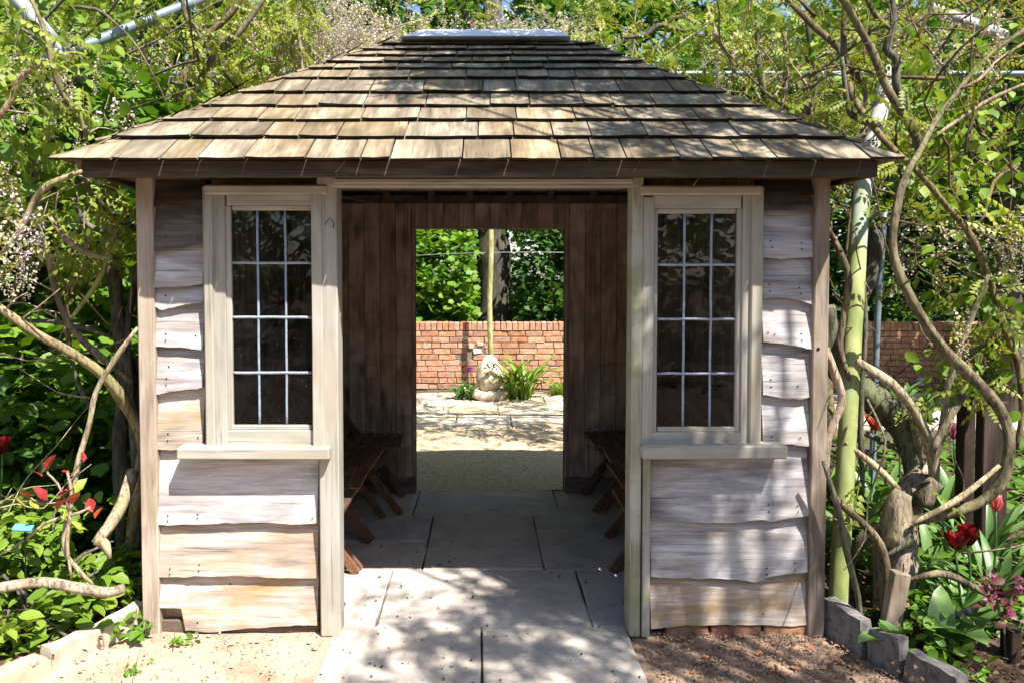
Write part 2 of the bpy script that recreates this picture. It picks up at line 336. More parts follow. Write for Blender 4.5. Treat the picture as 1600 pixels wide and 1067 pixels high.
def tube(name, pts, rad, sides=8, step=.04, bump=.12, seed=0, smooth=True, raw=False):
    if not hasattr(rad, '__len__'): rad = [rad] * len(pts)
    C, R = spline(pts, rad, step)
    T0 = (C[1] - C[0]).normalized(); nrm = T0.orthogonal().normalized(); V, F = [], []
    kn = random.Random(int(seed * 7) + len(C)); kp = [(kn.uniform(0, len(C)), kn.uniform(.10, .28), kn.uniform(.8, 2.2)) for _ in range(int(len(C) * (.07 if bump > .1 else 0)))]
    fur = .055 if (bump > .11 and max(rad) > .016) else 0
    for i, c in enumerate(C):
        kb = sum(a * math.exp(-((i - q) / w) ** 2) for q, a, w in kp)
        t = (C[min(i + 1, len(C) - 1)] - C[max(i - 1, 0)])
        t = t.normalized() if t.length > 1e-6 else T0
        nrm = (nrm - t * nrm.dot(t)); nrm = nrm.normalized() if nrm.length > 1e-5 else t.orthogonal().normalized()
        bn = t.cross(nrm)
        for k in range(sides):
            a = 2 * math.pi * k / sides; dvec = nrm * math.cos(a) + bn * math.sin(a)
            r = R[i] * (1 + bump * noise.noise(c * 14 + dvec * 1.3 + Vector((seed, 0, 0))) + bump * .8 * noise.noise(c * 4 + Vector((seed, 9, 0))) + kb * (.6 + .4 * noise.noise(c * 20 + dvec)) + fur * math.sin(4 * a + i * .22 + seed) + fur * .6 * math.sin(9 * a - i * .1))
            V.append(c + dvec * r)
    for i in range(len(C) - 1):
        for k in range(sides):
            a, b = i * sides + k, i * sides + (k + 1) % sides; F.append((a, b, b + sides, a + sides))
    F.append(tuple(range(sides))[::-1]); F.append(tuple((len(C) - 1) * sides + k for k in range(sides)))
    if raw: return V, F
    return pm(name, V, F, smooth)
def pxtube(pts, w, Y, bump=.12, seed=0, sides=8, name='stem', step=.04):
    """a stem read off the photograph; w = width in its pixels, Y = depth (one value or one per point)"""
    Ys = Y if hasattr(Y, '__len__') else [Y] * len(pts); ws = w if hasattr(w, '__len__') else [w] * len(pts)
    P, R = [], []
    for (x, y), d, ww in zip(pts, Ys, ws):
        P.append(U(x, y, d)); R.append(ww / 2 / FPX * (d - CAM.y))
    if max(ws) <= 12.5: R[0] *= .6; R[-1] *= .7
    return tube(name, P, R, sides, step, bump, seed), P

# ------------------------------------------------------------------ leaves
def nrmz(a): return a / np.maximum(np.linalg.norm(a, axis=1, keepdims=True), 1e-6)
def T_small(w=.32, fold=.06):
    v = np.array([(0, 0, 0), (-w, .42, fold), (w, .42, fold), (0, .45, 0), (0, 1, -.05)], float)
    return v, np.array([(0, 3, 1), (0, 2, 3), (1, 3, 4), (3, 2, 4)])
def T_oval(w=.30, fold=.07):
    v = [(0, 0, 0), (0, .33, .0), (0, .67, -.02), (0, 1, -.10)]
    for s in (-1, 1): v += [(s * w * .68, .16, fold * .7), (s * w, .42, fold), (s * w * .66, .74, fold * .5)]
    T = []
    for b in (4, 7):
        f = [(0, 1, b), (1, b + 1, b), (1, 2, b + 1), (2, b + 2, b + 1), (2, 3, b + 2)]
        T += [t[::-1] for t in f] if b == 7 else f
    return np.array(v, float), np.array(T)
def T_lobed():
    pr = [(-2.6, .34), (-2.0, .46), (-1.55, .41), (-1.0, .53), (-.5, .46), (0, .62), (.5, .46), (1.0, .53), (1.55, .41), (2.0, .46), (2.6, .34)]
    v = [(0, .42, -.03)] + [(r * math.sin(a), .42 + r * math.cos(a), .05 - .12 * r * r) for a, r in pr] + [(0, .12, 0)]
    n = len(pr); return np.array(v, float), np.array([(0, i + 1, i) for i in range(1, n)] + [(0, n + 1, n), (0, 1, n + 1)])
def T_compound(pairs=5, w=.062, ll=.27):
    V, T = [], []
    def leaf(p, ang, L, droop):
        ca, sa = math.cos(ang), math.sin(ang); b = len(V)
        for x, y, z in ((0, .03, 0), (-w, .36 * L, .015), (w, .36 * L, .015), (-w * .8, .66 * L, .005 - droop * .5), (w * .8, .66 * L, .005 - droop * .5), (0, L, -droop)):
            V.append((p[0] + x * ca + y * sa, p[1] - x * sa + y * ca, p[2] + z))
        T.extend([(b, b + 2, b + 1), (b + 1, b + 2, b + 4), (b + 1, b + 4, b + 3), (b + 3, b + 4, b + 5)])
    for i in range(pairs):
        y = .20 + .155 * i; z = -.14 * y * y; k = 1 - .12 * abs(i - 2)
        leaf((0, y, z), 1.15, ll * k, .07); leaf((0, y + .03, z), -1.1, ll * k, .09)
    leaf((0, .9, -.12), .1, ll, .06)
    b = len(V); V.extend([(-.009, 0, 0), (.009, 0, 0), (0, .95, -.12)]); T.append((b, b + 1, b + 2))
    return np.array(V, float), np.array(T)
def scatter(tmpl, pos, d, n, size, tint):
    tv, tt = tmpl; d = nrmz(d); x = nrmz(np.cross(d, n)); n = np.cross(x, d)
    N, k = len(pos), len(tv); size = np.asarray(size).reshape(-1, 1, 1)
    V = pos[:, None, :] + size * (tv[None, :, 0:1] * x[:, None, :] + tv[None, :, 1:2] * d[:, None, :] + tv[None, :, 2:3] * n[:, None, :])
    T = tt[None] + (np.arange(N) * k)[:, None, None]
    return V.reshape(-1, 3), T.reshape(-1, 3), np.repeat(np.asarray(tint), k)
def rand_dirs(rs, N, droop=.3, flat=.7):
    a = rs.uniform(0, 2 * np.pi, N)
    d = np.stack([np.cos(a), np.sin(a), rs.normal(-droop, .35, N)], 1)
    n = np.stack([rs.normal(0, 1 - flat + .15, N), rs.normal(0, 1 - flat + .15, N) - .12, np.ones(N)], 1)
    return nrmz(d), nrmz(n)
def foliage(name, tmpl, pos, size, mat, parent=None, seed=0, droop=.3, flat=.6, kind=None, tint=None, sj=.3):
    rs = np.random.RandomState(seed); N = len(pos); d, n = rand_dirs(rs, N, droop, flat)
    if tint is None: tint = np.clip(rs.normal(.5, .25, N), 0, 1)
    V, T, tn = scatter(tmpl, np.asarray(pos), d, n, size * (1 + sj * rs.uniform(-1, 1, N)), tint)
    return link(name, npmesh(name, V, T, tn, True), mat, parent, kind=kind or 'stuff')
def cloud(rs, centers, rad, per, squash=.65):
    c = np.repeat(np.asarray(centers), per, 0); N = len(c)
    v = rs.normal(0, 1, (N, 3)); v = nrmz(v) * (rs.uniform(0, 1, (N, 1)) ** .45); v[:, 2] *= squash
    r = np.asarray(rad); r = np.repeat(r, per)[:, None] if r.ndim else r
    return c + v * r
# ================================================================== THE SETTING
def sheet(name, x0, x1, y0, y1, z, mat, step=.08, amp=.012, kind='structure', freq=3.0, edge=None):
    nx = max(2, int((x1 - x0) / step)); ny = max(2, int((y1 - y0) / step))
    X, Y = np.meshgrid(np.linspace(x0, x1, nx), np.linspace(y0, y1, ny)); V = np.zeros((nx * ny, 3)); V[:, 0] = X.ravel(); V[:, 1] = Y.ravel()
    for i in range(len(V)):
        V[i, 2] = z + amp * (noise.noise((V[i, 0] * freq, V[i, 1] * freq, 3.1)) + .5 * noise.noise((V[i, 0] * freq * 4, V[i, 1] * freq * 4, 7.7)))
        if edge: V[i, 2] += edge(V[i, 0], V[i, 1])
    T = []
    for j in range(ny - 1):
        for i in range(nx - 1):
            a = j * nx + i; T += [(a, a + 1, a + nx + 1), (a, a + nx + 1, a + nx)]
    return link(name, npmesh(name, V, np.array(T), None, True), mat, kind=kind)
gme = pm('ground', [(-160, -160, -.09), (160, -160, -.09), (160, 160, -.09), (-160, 160, -.09)], [(0, 1, 2, 3)])
link('ground', gme, 'soil_dark', kind='structure')
sheet('grass_floor', -45, 45, 7.05, 45, -.05, 'lawn', .9, .05)
# trodden sandy bed in front of the tan boarding, dark mulch in front of the silvered boarding
sheet('sandy_bed', -2.4, -.63, -3.6, .06, -.002, 'soil', .035, .010)
sheet('mulch_bed', .60, 2.3, -3.6, .06, -.012, 'mulch', .035, .016)
def kerb_l(y): return -1.44 if y > .09 else -1.478 - .497 * (.09 - y)
def kerb_r(y): return 1.45 if y > .02 else 1.462 + .376 * (.02 - y)
sheet('planting_bed', -9, -1.38, -3.6, 3.2, .035, 'soil_dark', .075, .04, edge=lambda x, y: -.16 if x > kerb_l(y) - .02 else 0)
sheet('planting_border', 1.40, 9, -3.6, 3.2, .035, 'soil_dark', .075, .04, edge=lambda x, y: -.16 if x < kerb_r(y) + .02 else 0)
link('bedding_sand', pm('bedding_sand', [(-1.43, -3.6, -.03), (1.43, -3.6, -.03), (1.43, 2.2, -.03), (-1.43, 2.2, -.03)], [(0, 1, 2, 3)]), 'joint', kind='structure')

# flagstone path running through the summerhouse
path = empty('path', kind='structure')
def slab(parent, x0, x1, y0, y1, ztop=0.0, mat='flag', th=.05, gap=.007, chip=.006):
    bm = bmesh.new(); x0 += gap / 2; x1 -= gap / 2; y0 += gap / 2; y1 -= gap / 2
    ring = []
    for (ax, ay), (bx_, by_) in (((x0, y0), (x1, y0)), ((x1, y0), (x1, y1)), ((x1, y1), (x0, y1)), ((x0, y1), (x0, y0))):
        for k in range(4):
            t = k / 4; ring.append((ax + (bx_ - ax) * t + rnd.uniform(-chip, chip) * .6, ay + (by_ - ay) * t + rnd.uniform(-chip, chip) * .6))
    dz = [rnd.uniform(-.002, .002) for _ in range(3)]
    def zz(x, y): return ztop + dz[0] + dz[1] * (x - x0) / (x1 - x0) + dz[2] * (y - y0) / (y1 - y0)
    cx_, cy_ = (x0 + x1) / 2, (y0 + y1) / 2
    top = [bm.verts.new((cx_ + (x - cx_) * .985, cy_ + (y - cy_) * .985, zz(x, y))) for x, y in ring]
    mid = [bm.verts.new((x, y, zz(x, y) - .005)) for x, y in ring]; low = [bm.verts.new((x, y, ztop - th)) for x, y in ring]
    bm.faces.new(top)
    n = len(ring)
    for i in range(n):
        j = (i + 1) % n
        bm.faces.new((mid[i], mid[j], top[j], top[i])); bm.faces.new((low[i], low[j], mid[j], mid[i]))
    me = bpy.data.meshes.new('paving_slab'); bm.to_mesh(me); bm.free(); return link('paving_slab', me, mat, parent)
rows = [(1.56, 2.10, [-1.40, -.45, .476, 1.40]), (.68, 1.56, [-1.40, -.32, .306, 1.40]), (.045, .68, [-1.40, -.47, .467, 1.40]),
        (-.56, .045, [-.64, -.01, .61]), (-1.15, -.56, [-.64, .22, .61]), (-1.8, -1.15, [-.64, -.1, .61]), (-2.5, -1.8, [-.64, .12, .61]), (-3.2, -2.5, [-.64, -.05, .61]), (-3.6, -3.2, [-.64, .2, .61])]
for y0, y1, xs in rows:
    for a, b in zip(xs[:-1], xs[1:]):
        if (y0, y1) == (.68, 1.56) and a < -1: slab(path, a, b, y0, 1.10); slab(path, a, b, 1.10, y1)
        else: slab(path, a, b, y0, y1)
# rough mossy gravel behind the back doorway, then the pale courtyard
gs = sheet('gravel_threshold', -2.4, 2.4, 2.10, 4.75, -.006, 'gravel', .05, .016, edge=lambda x, y: -.03 * max(0, (y - 4.2) / .4))
court = empty('courtyard', kind='structure')
link('courtyard_bed', pm('courtyard_bed', [(-9, 3.1, -.03), (9.5, 3.1, -.03), (9.5, 6.8, -.03), (-9, 6.8, -.03)], [(0, 1, 2, 3)]), 'joint', court)
r2 = random.Random(5); y = 4.3
while y < 6.45:
    h = r2.uniform(.42, .75); y2 = min(y + h, 6.5); x = -8.6 + r2.uniform(0, .4)
    while x < 9.0:
        w = r2.uniform(.5, 1.05); slab(court, x, x + w, y, y2, -.004, 'court', .04, .010, .012); x += w
    y = y2

# pebbles and crumbs of soil lying on the sandy bed, the mulch and the gravel
def pebbles(name, N, xr, yr, zf, size, mat, seed):
    rs = np.random.RandomState(seed); tv = np.array([(1, 0, 0), (0, 1, 0), (-1, 0, 0), (0, -1, 0), (0, 0, .8), (0, 0, -.8)], float)
    tt = np.array([(0, 1, 4), (1, 2, 4), (2, 3, 4), (3, 0, 4), (1, 0, 5), (2, 1, 5), (3, 2, 5), (0, 3, 5)])
    pos = np.stack([rs.uniform(*xr, N), rs.uniform(*yr, N), np.full(N, zf)], 1); pos[:, 2] += rs.uniform(-.002, .004, N)
    d = nrmz(rs.normal(0, 1, (N, 3)) * (1, 1, .2)); n = nrmz(rs.normal(0, .3, (N, 3)) + (0, 0, 1))
    V, T, tn = scatter((tv * np.array([1, .7, .6]), tt), pos, d, n, size * rs.uniform(.35, 1, N) ** 2, rs.uniform(0, 1, N))
    return link(name, npmesh(name, V, T, tn), mat, kind='stuff')
pebbles('soil_crumbs', 420, (-1.6, -.66), (-.6, 0), .002, .0065, 'litter', 1)
pebbles('mulch_chips', 3200, (.64, 1.55), (-.6, .0), -.004, .009, 'mulch', 2)
pebbles('small_stones', 130, (-1.6, -.66), (-.6, -.01), .002, .017, 'kerbpale', 6); pebbles('brick_crumbs', 60, (.66, 1.5), (-.5, -.02), .002, .024, 'brickbit', 4)
pebbles('gravel', 5000, (-.9, .9), (2.12, 4.4), -.005, .008, 'gravel', 3)

# ================================================================== THE SUMMERHOUSE
house = empty('summerhouse', (0, 0, 0), 0, 'small timber summerhouse with waney boards, shingled hipped roof and two leaded windows', 'summerhouse')
XL, XR = U(216, 640, -.02).x, U(1293, 640, -.02).x
def pbox(name, x0, y0, x1, y1, Yf, depth, mat, parent=house, bev=.003, Yref=None, jit=0.0, **k):
    yr = Yf if Yref is None else Yref
    a = U(x0, (y0 + y1) / 2, yr).x; b = U(x1, (y0 + y1) / 2, yr).x; z1 = U(CXP, y0, yr).z; z0 = U(CXP, y1, yr).z
    return box(name, a, b, Yf, Yf + depth, z0, z1, mat, parent, bev, jit, **k)
# corner posts (one mesh each)
zt = 1.96
for x0, x1, yb in ((216, 243.5, 968), (1267.5, 1293, 990)):
    o = box('corner_post', U(x0, 640, -.03).x, U(x1, 640, -.03).x, -.03, .06, -.05, zt, 'post' if x0 < 1000 else 'post_grey', house, .005, .003)
    if x0 > 1000: o['label'] = 'corner post with a bored hole half way up'
bh = U(1279, 545, -.0335); 
hb = tube('bored_hole', [bh, bh + Vector((0, .003, 0))], .0065, 10, .01, 0); link('bored_hole', hb, 'nail', house)
# jamb posts of the entrance
pbox('door_jamb', 497.5, 262, 528.5, 995, -.055, .12, 'paint', bev=.005, jit=.002)
pbox('jamb_strip', 487, 290, 504, 699, -.062, .02, 'paint', bev=.003)
pbox('door_jamb', 986, 262, 1003, 995, -.055, .12, 'paint_algae', bev=.005, jit=.002)
pbox('jamb_strip', 1003.5, 712, 1016, 995, -.047, .06, 'paint_algae', bev=.003)
pbox('jamb_strip', 1003.5, 308, 1021, 699, -.050, .03, 'paint', bev=.003)
# door head with its moulding
pbox('door_head', 515, 262, 1000, 293, -.060, .05, 'paintx', bev=.006)
pbox('head_moulding', 520, 279, 990, 287, -.070, .012, 'paintx', bev=.004)
# wall cores: dark framing behind the boards and round the windows
cores = [(243, 280, 330, 705), (243, 700, 500, 985), (318, 278, 500, 300), (1012, 700, 1268, 985), (1180, 280, 1268, 705), (1015, 278, 1190, 300)]
for c in cores: pbox('wall_core', *c, .030, .05, 'lining', Yref=.0, bev=.001)
pbox('sole_plate', 243, 968, 500, 992, -.004, .07, 'plinth', Yref=0, bev=.004)
# weatherboards, waney edges read from the photograph
def weatherboard(x0, x1, top, bottom, mat, seed, nails=(), notch=None, gapL=0, gapR=0, proud=.0):
    nx, nz = 36, 5; V, F = [], []; bx = [b[0] for b in bottom]; by = [b[1] for b in bottom]
    def bot(px): return float(np.interp(px, bx, by))
    for j in range(nz + 1):
        t = j / nz
        for i in range(nx + 1):
            px = x0 + (x1 - x0) * i / nx; pb = bot(px) + 1.6 * noise.noise((px * .05, seed, 0)) + .9 * noise.noise((px * .22, seed, 5))
            if notch and px < notch[0]: pb = notch[1] + 1.5 * noise.noise((px * .4, seed, 1))
            py = top + (pb - top) * t; p = U(px, py, 0)
            p.y = .013 - (.036 + proud) * t + .0022 * noise.noise((p.x * 5, p.z * 9, seed)) + (.004 if j == nz else 0); V.append(p)
    st = nx + 1; base = len(V)
    for i in range(nx + 1):
        q = V[nz * st + i].copy(); q.y += .026; q.z += .004; V.append(q)
    for i in range(nx + 1):
        q = V[i].copy(); q.y += .014; V.append(q)
    for j in range(nz):
        for i in range(nx):
            a = j * st + i; F.append((a, a + st, a + st + 1, a + 1))
    for i in range(nx):
        a = nz * st + i; F.append((a, base + i, base + i + 1, a + 1))
        b = base + st + i; F.append((b, b + 1, base + i + 1, base + i)); F.append((i, i + 1, b + 1, b))
    F.append(tuple([j * st for j in range(nz + 1)] + [base, base + st])); F.append(tuple([j * st + nx for j in range(nz + 1)] + [base + nx, base + st + nx]))
    bm = bmesh.new(); bv = [bm.verts.new(v) for v in V]
    for f in F: bm.faces.new([bv[i] for i in f])
    bmesh.ops.recalc_face_normals(bm, faces=bm.faces)
    for f in bm.faces: f.smooth = len(f.verts) == 4
    me = bpy.data.meshes.new('weatherboard'); bm.to_mesh(me); bm.free(); me.materials.append(MT[mat]); me.materials.append(MT['waney_edge'])
    for p in me.polygons:
        if p.normal.z < -.6: p.material_index = 1
    try: me.set_sharp_from_angle(angle=math.radians(40))
    except Exception: pass
    o = link('weatherboard', me, None, house)
    if nails:
        NV, NF = [], []
        for (px, py) in nails:
            tt = (py - top) / max(1, bot(px) - top); c = U(px, py, 0); c.y = .013 - (.036 + proud) * tt - .003; r = .0034; b = len(NV)
            NV += [c + Vector((r * math.cos(a) * 1.2, 0, r * math.sin(a))) for a in np.linspace(0, 2 * math.pi, 7)[:-1]]; NF.append(tuple(range(b, b + 6))[::-1])
        link('nail_heads', pm('nail_heads', NV, NF), 'nail', o, 'stuff')
    return o
S = 246; E = 319
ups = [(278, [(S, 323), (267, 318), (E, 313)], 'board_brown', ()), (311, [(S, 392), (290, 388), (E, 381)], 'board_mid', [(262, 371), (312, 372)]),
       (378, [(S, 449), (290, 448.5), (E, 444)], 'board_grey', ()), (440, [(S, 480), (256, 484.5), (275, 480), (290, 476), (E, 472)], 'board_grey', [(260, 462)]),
       (468, [(S, 541), (280, 541.5), (E, 546)], 'board_grey', [(262, 521), (262, 531), (308, 524)]), (537, [(S, 615), (270, 610.5), (295, 607), (E, 604)], 'board_grey', [(265, 572), (263, 590), (263, 600)]),
       (600, [(S, 701), (280, 701), (E, 698)], 'board_tan', [(265, 676), (265, 686), (312, 682)])]
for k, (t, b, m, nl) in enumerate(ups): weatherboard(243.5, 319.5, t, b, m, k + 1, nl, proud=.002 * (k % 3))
lows = [(700, [(247, 817), (310, 816), (378, 813.5), (423, 813), (457, 817), (478, 815.5), (497, 813.5)], 'board_grey', [(266, 802), (266, 810), (312, 800), (312, 806), (490, 806)], None),
        (806, [(247, 898), (310, 897), (361, 896), (399, 897), (433, 899.5), (497, 899.5)], 'board_tan', [(269, 885), (269, 893), (314, 879), (314, 888)], None),
        (888, [(247, 980), (296, 980), (330, 984), (378, 978.6), (454, 973), (497, 972)], 'board_tan', [(312, 968), (360, 912)], (293, 946))]
for k, (t, b, m, nl, nt) in enumerate(lows): weatherboard(244, 497.5, t, b, m, k + 20, nl, nt, proud=.004)
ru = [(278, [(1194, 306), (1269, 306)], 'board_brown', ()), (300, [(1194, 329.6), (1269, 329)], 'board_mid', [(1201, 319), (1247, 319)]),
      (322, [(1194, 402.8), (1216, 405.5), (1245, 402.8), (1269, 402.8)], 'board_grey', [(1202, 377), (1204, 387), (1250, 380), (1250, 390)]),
      (396, [(1194, 465.8), (1218.5, 465), (1245.5, 469), (1269, 477)], 'board_grey', [(1200, 445), (1200, 455), (1246, 450), (1248, 459)]),
      (458, [(1194, 534), (1228.7, 537), (1269, 546)], 'board_grey', [(1197, 519), (1207, 522), (1249, 521), (1249, 531)]),
      (530, [(1194, 615), (1212, 620), (1230, 622), (1249, 621.7), (1269, 618)], 'board_grey', [(1202, 592), (1202, 603), (1244, 602)]),
      (610, [(1194, 692.5), (1235, 692.5), (1269, 696)], 'board_grey', [(1203, 680), (1247, 682)])]
for k, (t, b, m, nl) in enumerate(ru): weatherboard(1190, 1268, t, b, m, k + 40, nl, proud=.002 * ((k + 1) % 3))
rl = [(696, [(1016, 806), (1060, 810), (1101, 814), (1142, 813.5), (1180, 809), (1190, 809), (1201, 812.5), (1225, 807), (1269, 802)], 'board_grey', [(1198, 786), (1198, 796), (1243, 787), (1243, 796)]),
      (796, [(1016, 897), (1060, 899.5), (1129, 900.5), (1160, 903), (1177, 906), (1204, 896), (1269, 889)], 'board_grey', [(1195, 884), (1195, 893), (1238, 876), (1238, 887)]),
      (884, [(1016, 978), (1060, 973.5), (1120, 972), (1197, 971.7), (1232, 975), (1269, 971)], 'board_tan', [(1190, 955)])]
for k, (t, b, m, nl) in enumerate(rl): weatherboard(1015.5, 1268, t, b, m, k + 60, nl, proud=.004)
# brick plinth under the silvered boards (one brick course, seen below the last board)
x = U(1040, 985, .0).x
while x < XR - .1:
    w = rnd.uniform(.17, .22); box('plinth_brick', x, min(x + w, XR - .06), -.014, .05, -.03, .036 + rnd.uniform(-.006, .004), 'brickbit', house, .006, .004); x += w + .012

# windows: architrave, sash rails, panes and lead bars
def window(ax0, ay0, ax1, ay1, gx0, gy0, gx1, gy1, vx, hz, mould, flip):
    # frame mesh is the window part itself: architrave stile on the outer side and the head moulding
    stile = (ax0, ay0, ax0 + mould, ay1) if not flip else (ax1 - mould, ay0, ax1, ay1)
    w = pbox('window', *stile, -.058, .05, 'paint', bev=.006)
    tx0, tx1 = (ax0, ax1 + 14) if not flip else (ax0 - 20, ax1)
    pbox('head_rail', tx0, ay0 - 1, tx1, ay0 + 14, -.064, .055, 'paintx', w, .006)
    i0, i1 = (stile[2], ax1) if not flip else (ax0, stile[0])
    pbox('sash_stile', i0 + .5, ay0 + 14.5, gx0 - 8, ay1, -.044, .04, 'paint', w, .003)
    pbox('sash_stile', gx1 + 8, ay0 + 14.5, i1 - .5, ay1, -.044, .04, 'paint', w, .003)
    pbox('glazing_bead', gx0 - 8, gy0 - 8, gx0 + 1, gy1 + 8, -.034, .03, 'paint', w, .004)
    pbox('glazing_bead', gx1 - 1, gy0 - 8, gx1 + 8, gy1 + 8, -.034, .03, 'paint', w, .004)
    pbox('sash_rail', gx0 - 7.6, ay0 + 14.5, gx1 + 7.6, gy0 - 8, -.042, .04, 'paintx', w, .003)
    pbox('sash_rail', gx0 - 7.6, gy1 + 8, gx1 + 7.6, ay1, -.042, .04, 'paintx', w, .003)
    pbox('glazing_bead', gx0 + 1, gy0 - 8, gx1 - 1, gy0, -.033, .03, 'paintx', w, .004)
    pbox('glazing_bead', gx0 + 1, gy1, gx1 - 1, gy1 + 8, -.033, .03, 'paintx', w, .004)
    xs = [gx0] + vx + [gx1]; ys = [gy0] + hz + [gy1]
    for i in range(3):
        for j in range(4):
            dz = rnd.uniform(-.0012, .0012)
            a, b = U(xs[i], ys[j], -.017), U(xs[i + 1], ys[j + 1], -.017)
            me = pm('pane', [(a.x, -.017 + dz, b.z), (b.x, -.017 - dz, b.z), (b.x, -.017 - dz * .4, a.z), (a.x, -.017 + dz * .7, a.z)], [(0, 1, 2, 3)])
            link('pane', me, 'glass', w)
    for v in vx: 
        p0, p1 = U(v, gy0, -.02), U(v, gy1, -.02); xm = (p0.x + p1.x) / 2
        me = tube('lead_bar', [Vector((xm + rnd.uniform(-.001, .001), -.021, p0.z + (p1.z - p0.z) * k / 8)) for k in range(9)], .0054, 6, .05, .06, v); link('lead_bar', me, 'lead', w)
    for h in hz:
        p0, p1 = U(gx0, h, -.02), U(gx1, h, -.02)
        me = tube('lead_bar', [Vector((p0.x + (p1.x - p0.x) * k / 6, -.0225, p0.z + rnd.uniform(-.001, .001))) for k in range(7)], .0060, 6, .05, .06, h); link('lead_bar', me, 'lead', w)
    return w
w1 = window(318, 290, 497, 699, 361, 329, 488, 664, [404, 447], [411, 496, 582], 15, False); w1['label'] = 'leaded window beside the tan weathered boards'
w2 = window(1021, 291, 1192, 697, 1026, 334, 1151, 667, [1068, 1110], [414, 499, 583], 19, True); w2['label'] = 'leaded window beside the silvered boards'
for x0, x1, y0, y1 in ((274, 514, 700, 718), (1003, 1232, 697, 718)): pbox('window_sill', x0, y0, x1, y1, -.105, .12, 'paintx', bev=.006, jit=.003)
# small bent wire hook on the jamb, dry stalk ties
hk = tube('wire_hook', [U(508, 352, -.064), U(511, 346, -.07), U(516, 342, -.07), U(521, 349, -.066), U(520, 357, -.06)], .0016, 6, .01, 0)
link('wire_hook', hk, 'nail', house)

# side and back walls: boards outside, vertical tongued boards inside
YB = 2.06
for sx, X in ((-1, XL), (1, XR)):
    box('side_wall', X + (.012 if sx < 0 else -.06), X + (.06 if sx < 0 else -.012), .06, YB, -.04, 1.93, 'lining', house, .001)
    zz = 0.0; k = 0
    while zz < 1.9:
        h = rnd.uniform(.20, .26); me = boxmesh('weatherboard', -.013, .013, .05, YB + .06, 0, h + .03, .004)
        o = link('weatherboard', me, 'board_mid', house); o.location = (X, 0, zz); o.rotation_euler = (0, -.06 * sx, 0); zz += h
    yy = .085
    while yy < YB - .02:
        w = .105; xi = X + (.0605 if sx < 0 else -.0725)
        box('lining_board', xi, xi + .012, yy, min(yy + w - .003, YB - .001), .10, 1.90, 'lining', house, .002); yy += w
# back wall with the far doorway
dl, dr = U(649, 560, YB).x, U(882, 560, YB).x; dtop = U(CXP, 358, YB).z; ptop = U(CXP, 318, YB).z
xw = XL + .08
edges = []
while xw < XR - .08:
    edges.append(xw); xw += .108
edges.append(XR - .074)
for a, b in zip(edges[:-1], edges[1:]):
    for c0, c1 in ((a, b), ):
        segs = []
        if c1 <= dl or c0 >= dr: segs = [(c0, c1, .10)]
        else:
            if c0 < dl: segs.append((c0, dl, .10))
            if c1 > dr: segs.append((dr, c1, .10))
            segs.append((max(c0, dl), min(c1, dr), dtop + .0))
        for s0, s1, zb in segs:
            if s1 - s0 > .012: box('lining_board', s0 + .0015, s1 - .0015, YB + rnd.uniform(-.001, .001), YB + .02, zb, ptop, 'lining', house, .0025)
for s0, s1 in ((XL + .06, dl), (dr, XR - .06)):
    box('back_wall', s0 + .002, s1 - .002, YB + .022, YB + .09, -.04, 1.93, 'rafter', house, .002)
    box('skirting_board', s0 + .004, s1 + (.0), YB - .016, YB + .021, -.02, .105, 'plinth', house, .004)
box('back_wall', dl - .001, dr + .001, YB + .022, YB + .09, dtop, 1.93, 'rafter', house, .002)
for X in (dl, dr): box('doorway_lining', X - (.014 if X < 0 else -.002), X - (.002 if X < 0 else -.014), YB - .004, YB + .10, .0, dtop - .001, 'lining', house, .002)
box('wall_plate', XL + .06, XR - .06, YB - .03, YB + .06, ptop + .001, ptop + .055, 'rafter', house, .004)
box('wall_plate', XL + .06, XR - .06, .062, .13, 1.87, 1.93, 'rafter', house, .004)

# ------------------------------------------------------------------ roof
EY, EZ = -.28, U(CXP, 245, -.28).z - .025; RY = 1.02; RZ = U(CXP, 60, RY).z - .024
EX0, EX1 = U(92, 245, EY).x, U(1398, 242, EY).x
RX0, RX1 = U(620, 62, RY).x, U(898, 62, RY).x; BY = 2 * RY - EY
def rv(x, y, z, d=0): return (x, y, z - d)
E = [Vector((EX0, EY, EZ)), Vector((EX1, EY, EZ)), Vector((EX1, BY, EZ)), Vector((EX0, BY, EZ))]; RA, RB = Vector((RX0, RY, RZ)), Vector((RX1, RY, RZ))
dn = Vector((0, 0, -.012)); dn2 = Vector((0, 0, -.034))
INS = [Vector((.06, .045, .030)), Vector((-.06, .045, .030)), Vector((-.06, -.045, .030)), Vector((.06, -.045, .030))]
RV = [e + dn + i for e, i in zip(E, INS)] + [RA + dn, RB + dn] + [e + dn2 + i for e, i in zip(E, INS)] + [RA + dn2, RB + dn2]
RF = [(0, 1, 5, 4), (1, 2, 5), (2, 3, 4, 5), (3, 0, 4), (7, 6, 10, 11), (8, 7, 11), (9, 8, 11, 10), (6, 9, 10), (0, 6, 7, 1), (1, 7, 8, 2), (2, 8, 9, 3), (3, 9, 6, 0)]
roof = link('roof', pm('roof', RV, RF), 'rafter', house)
slope_n = 0
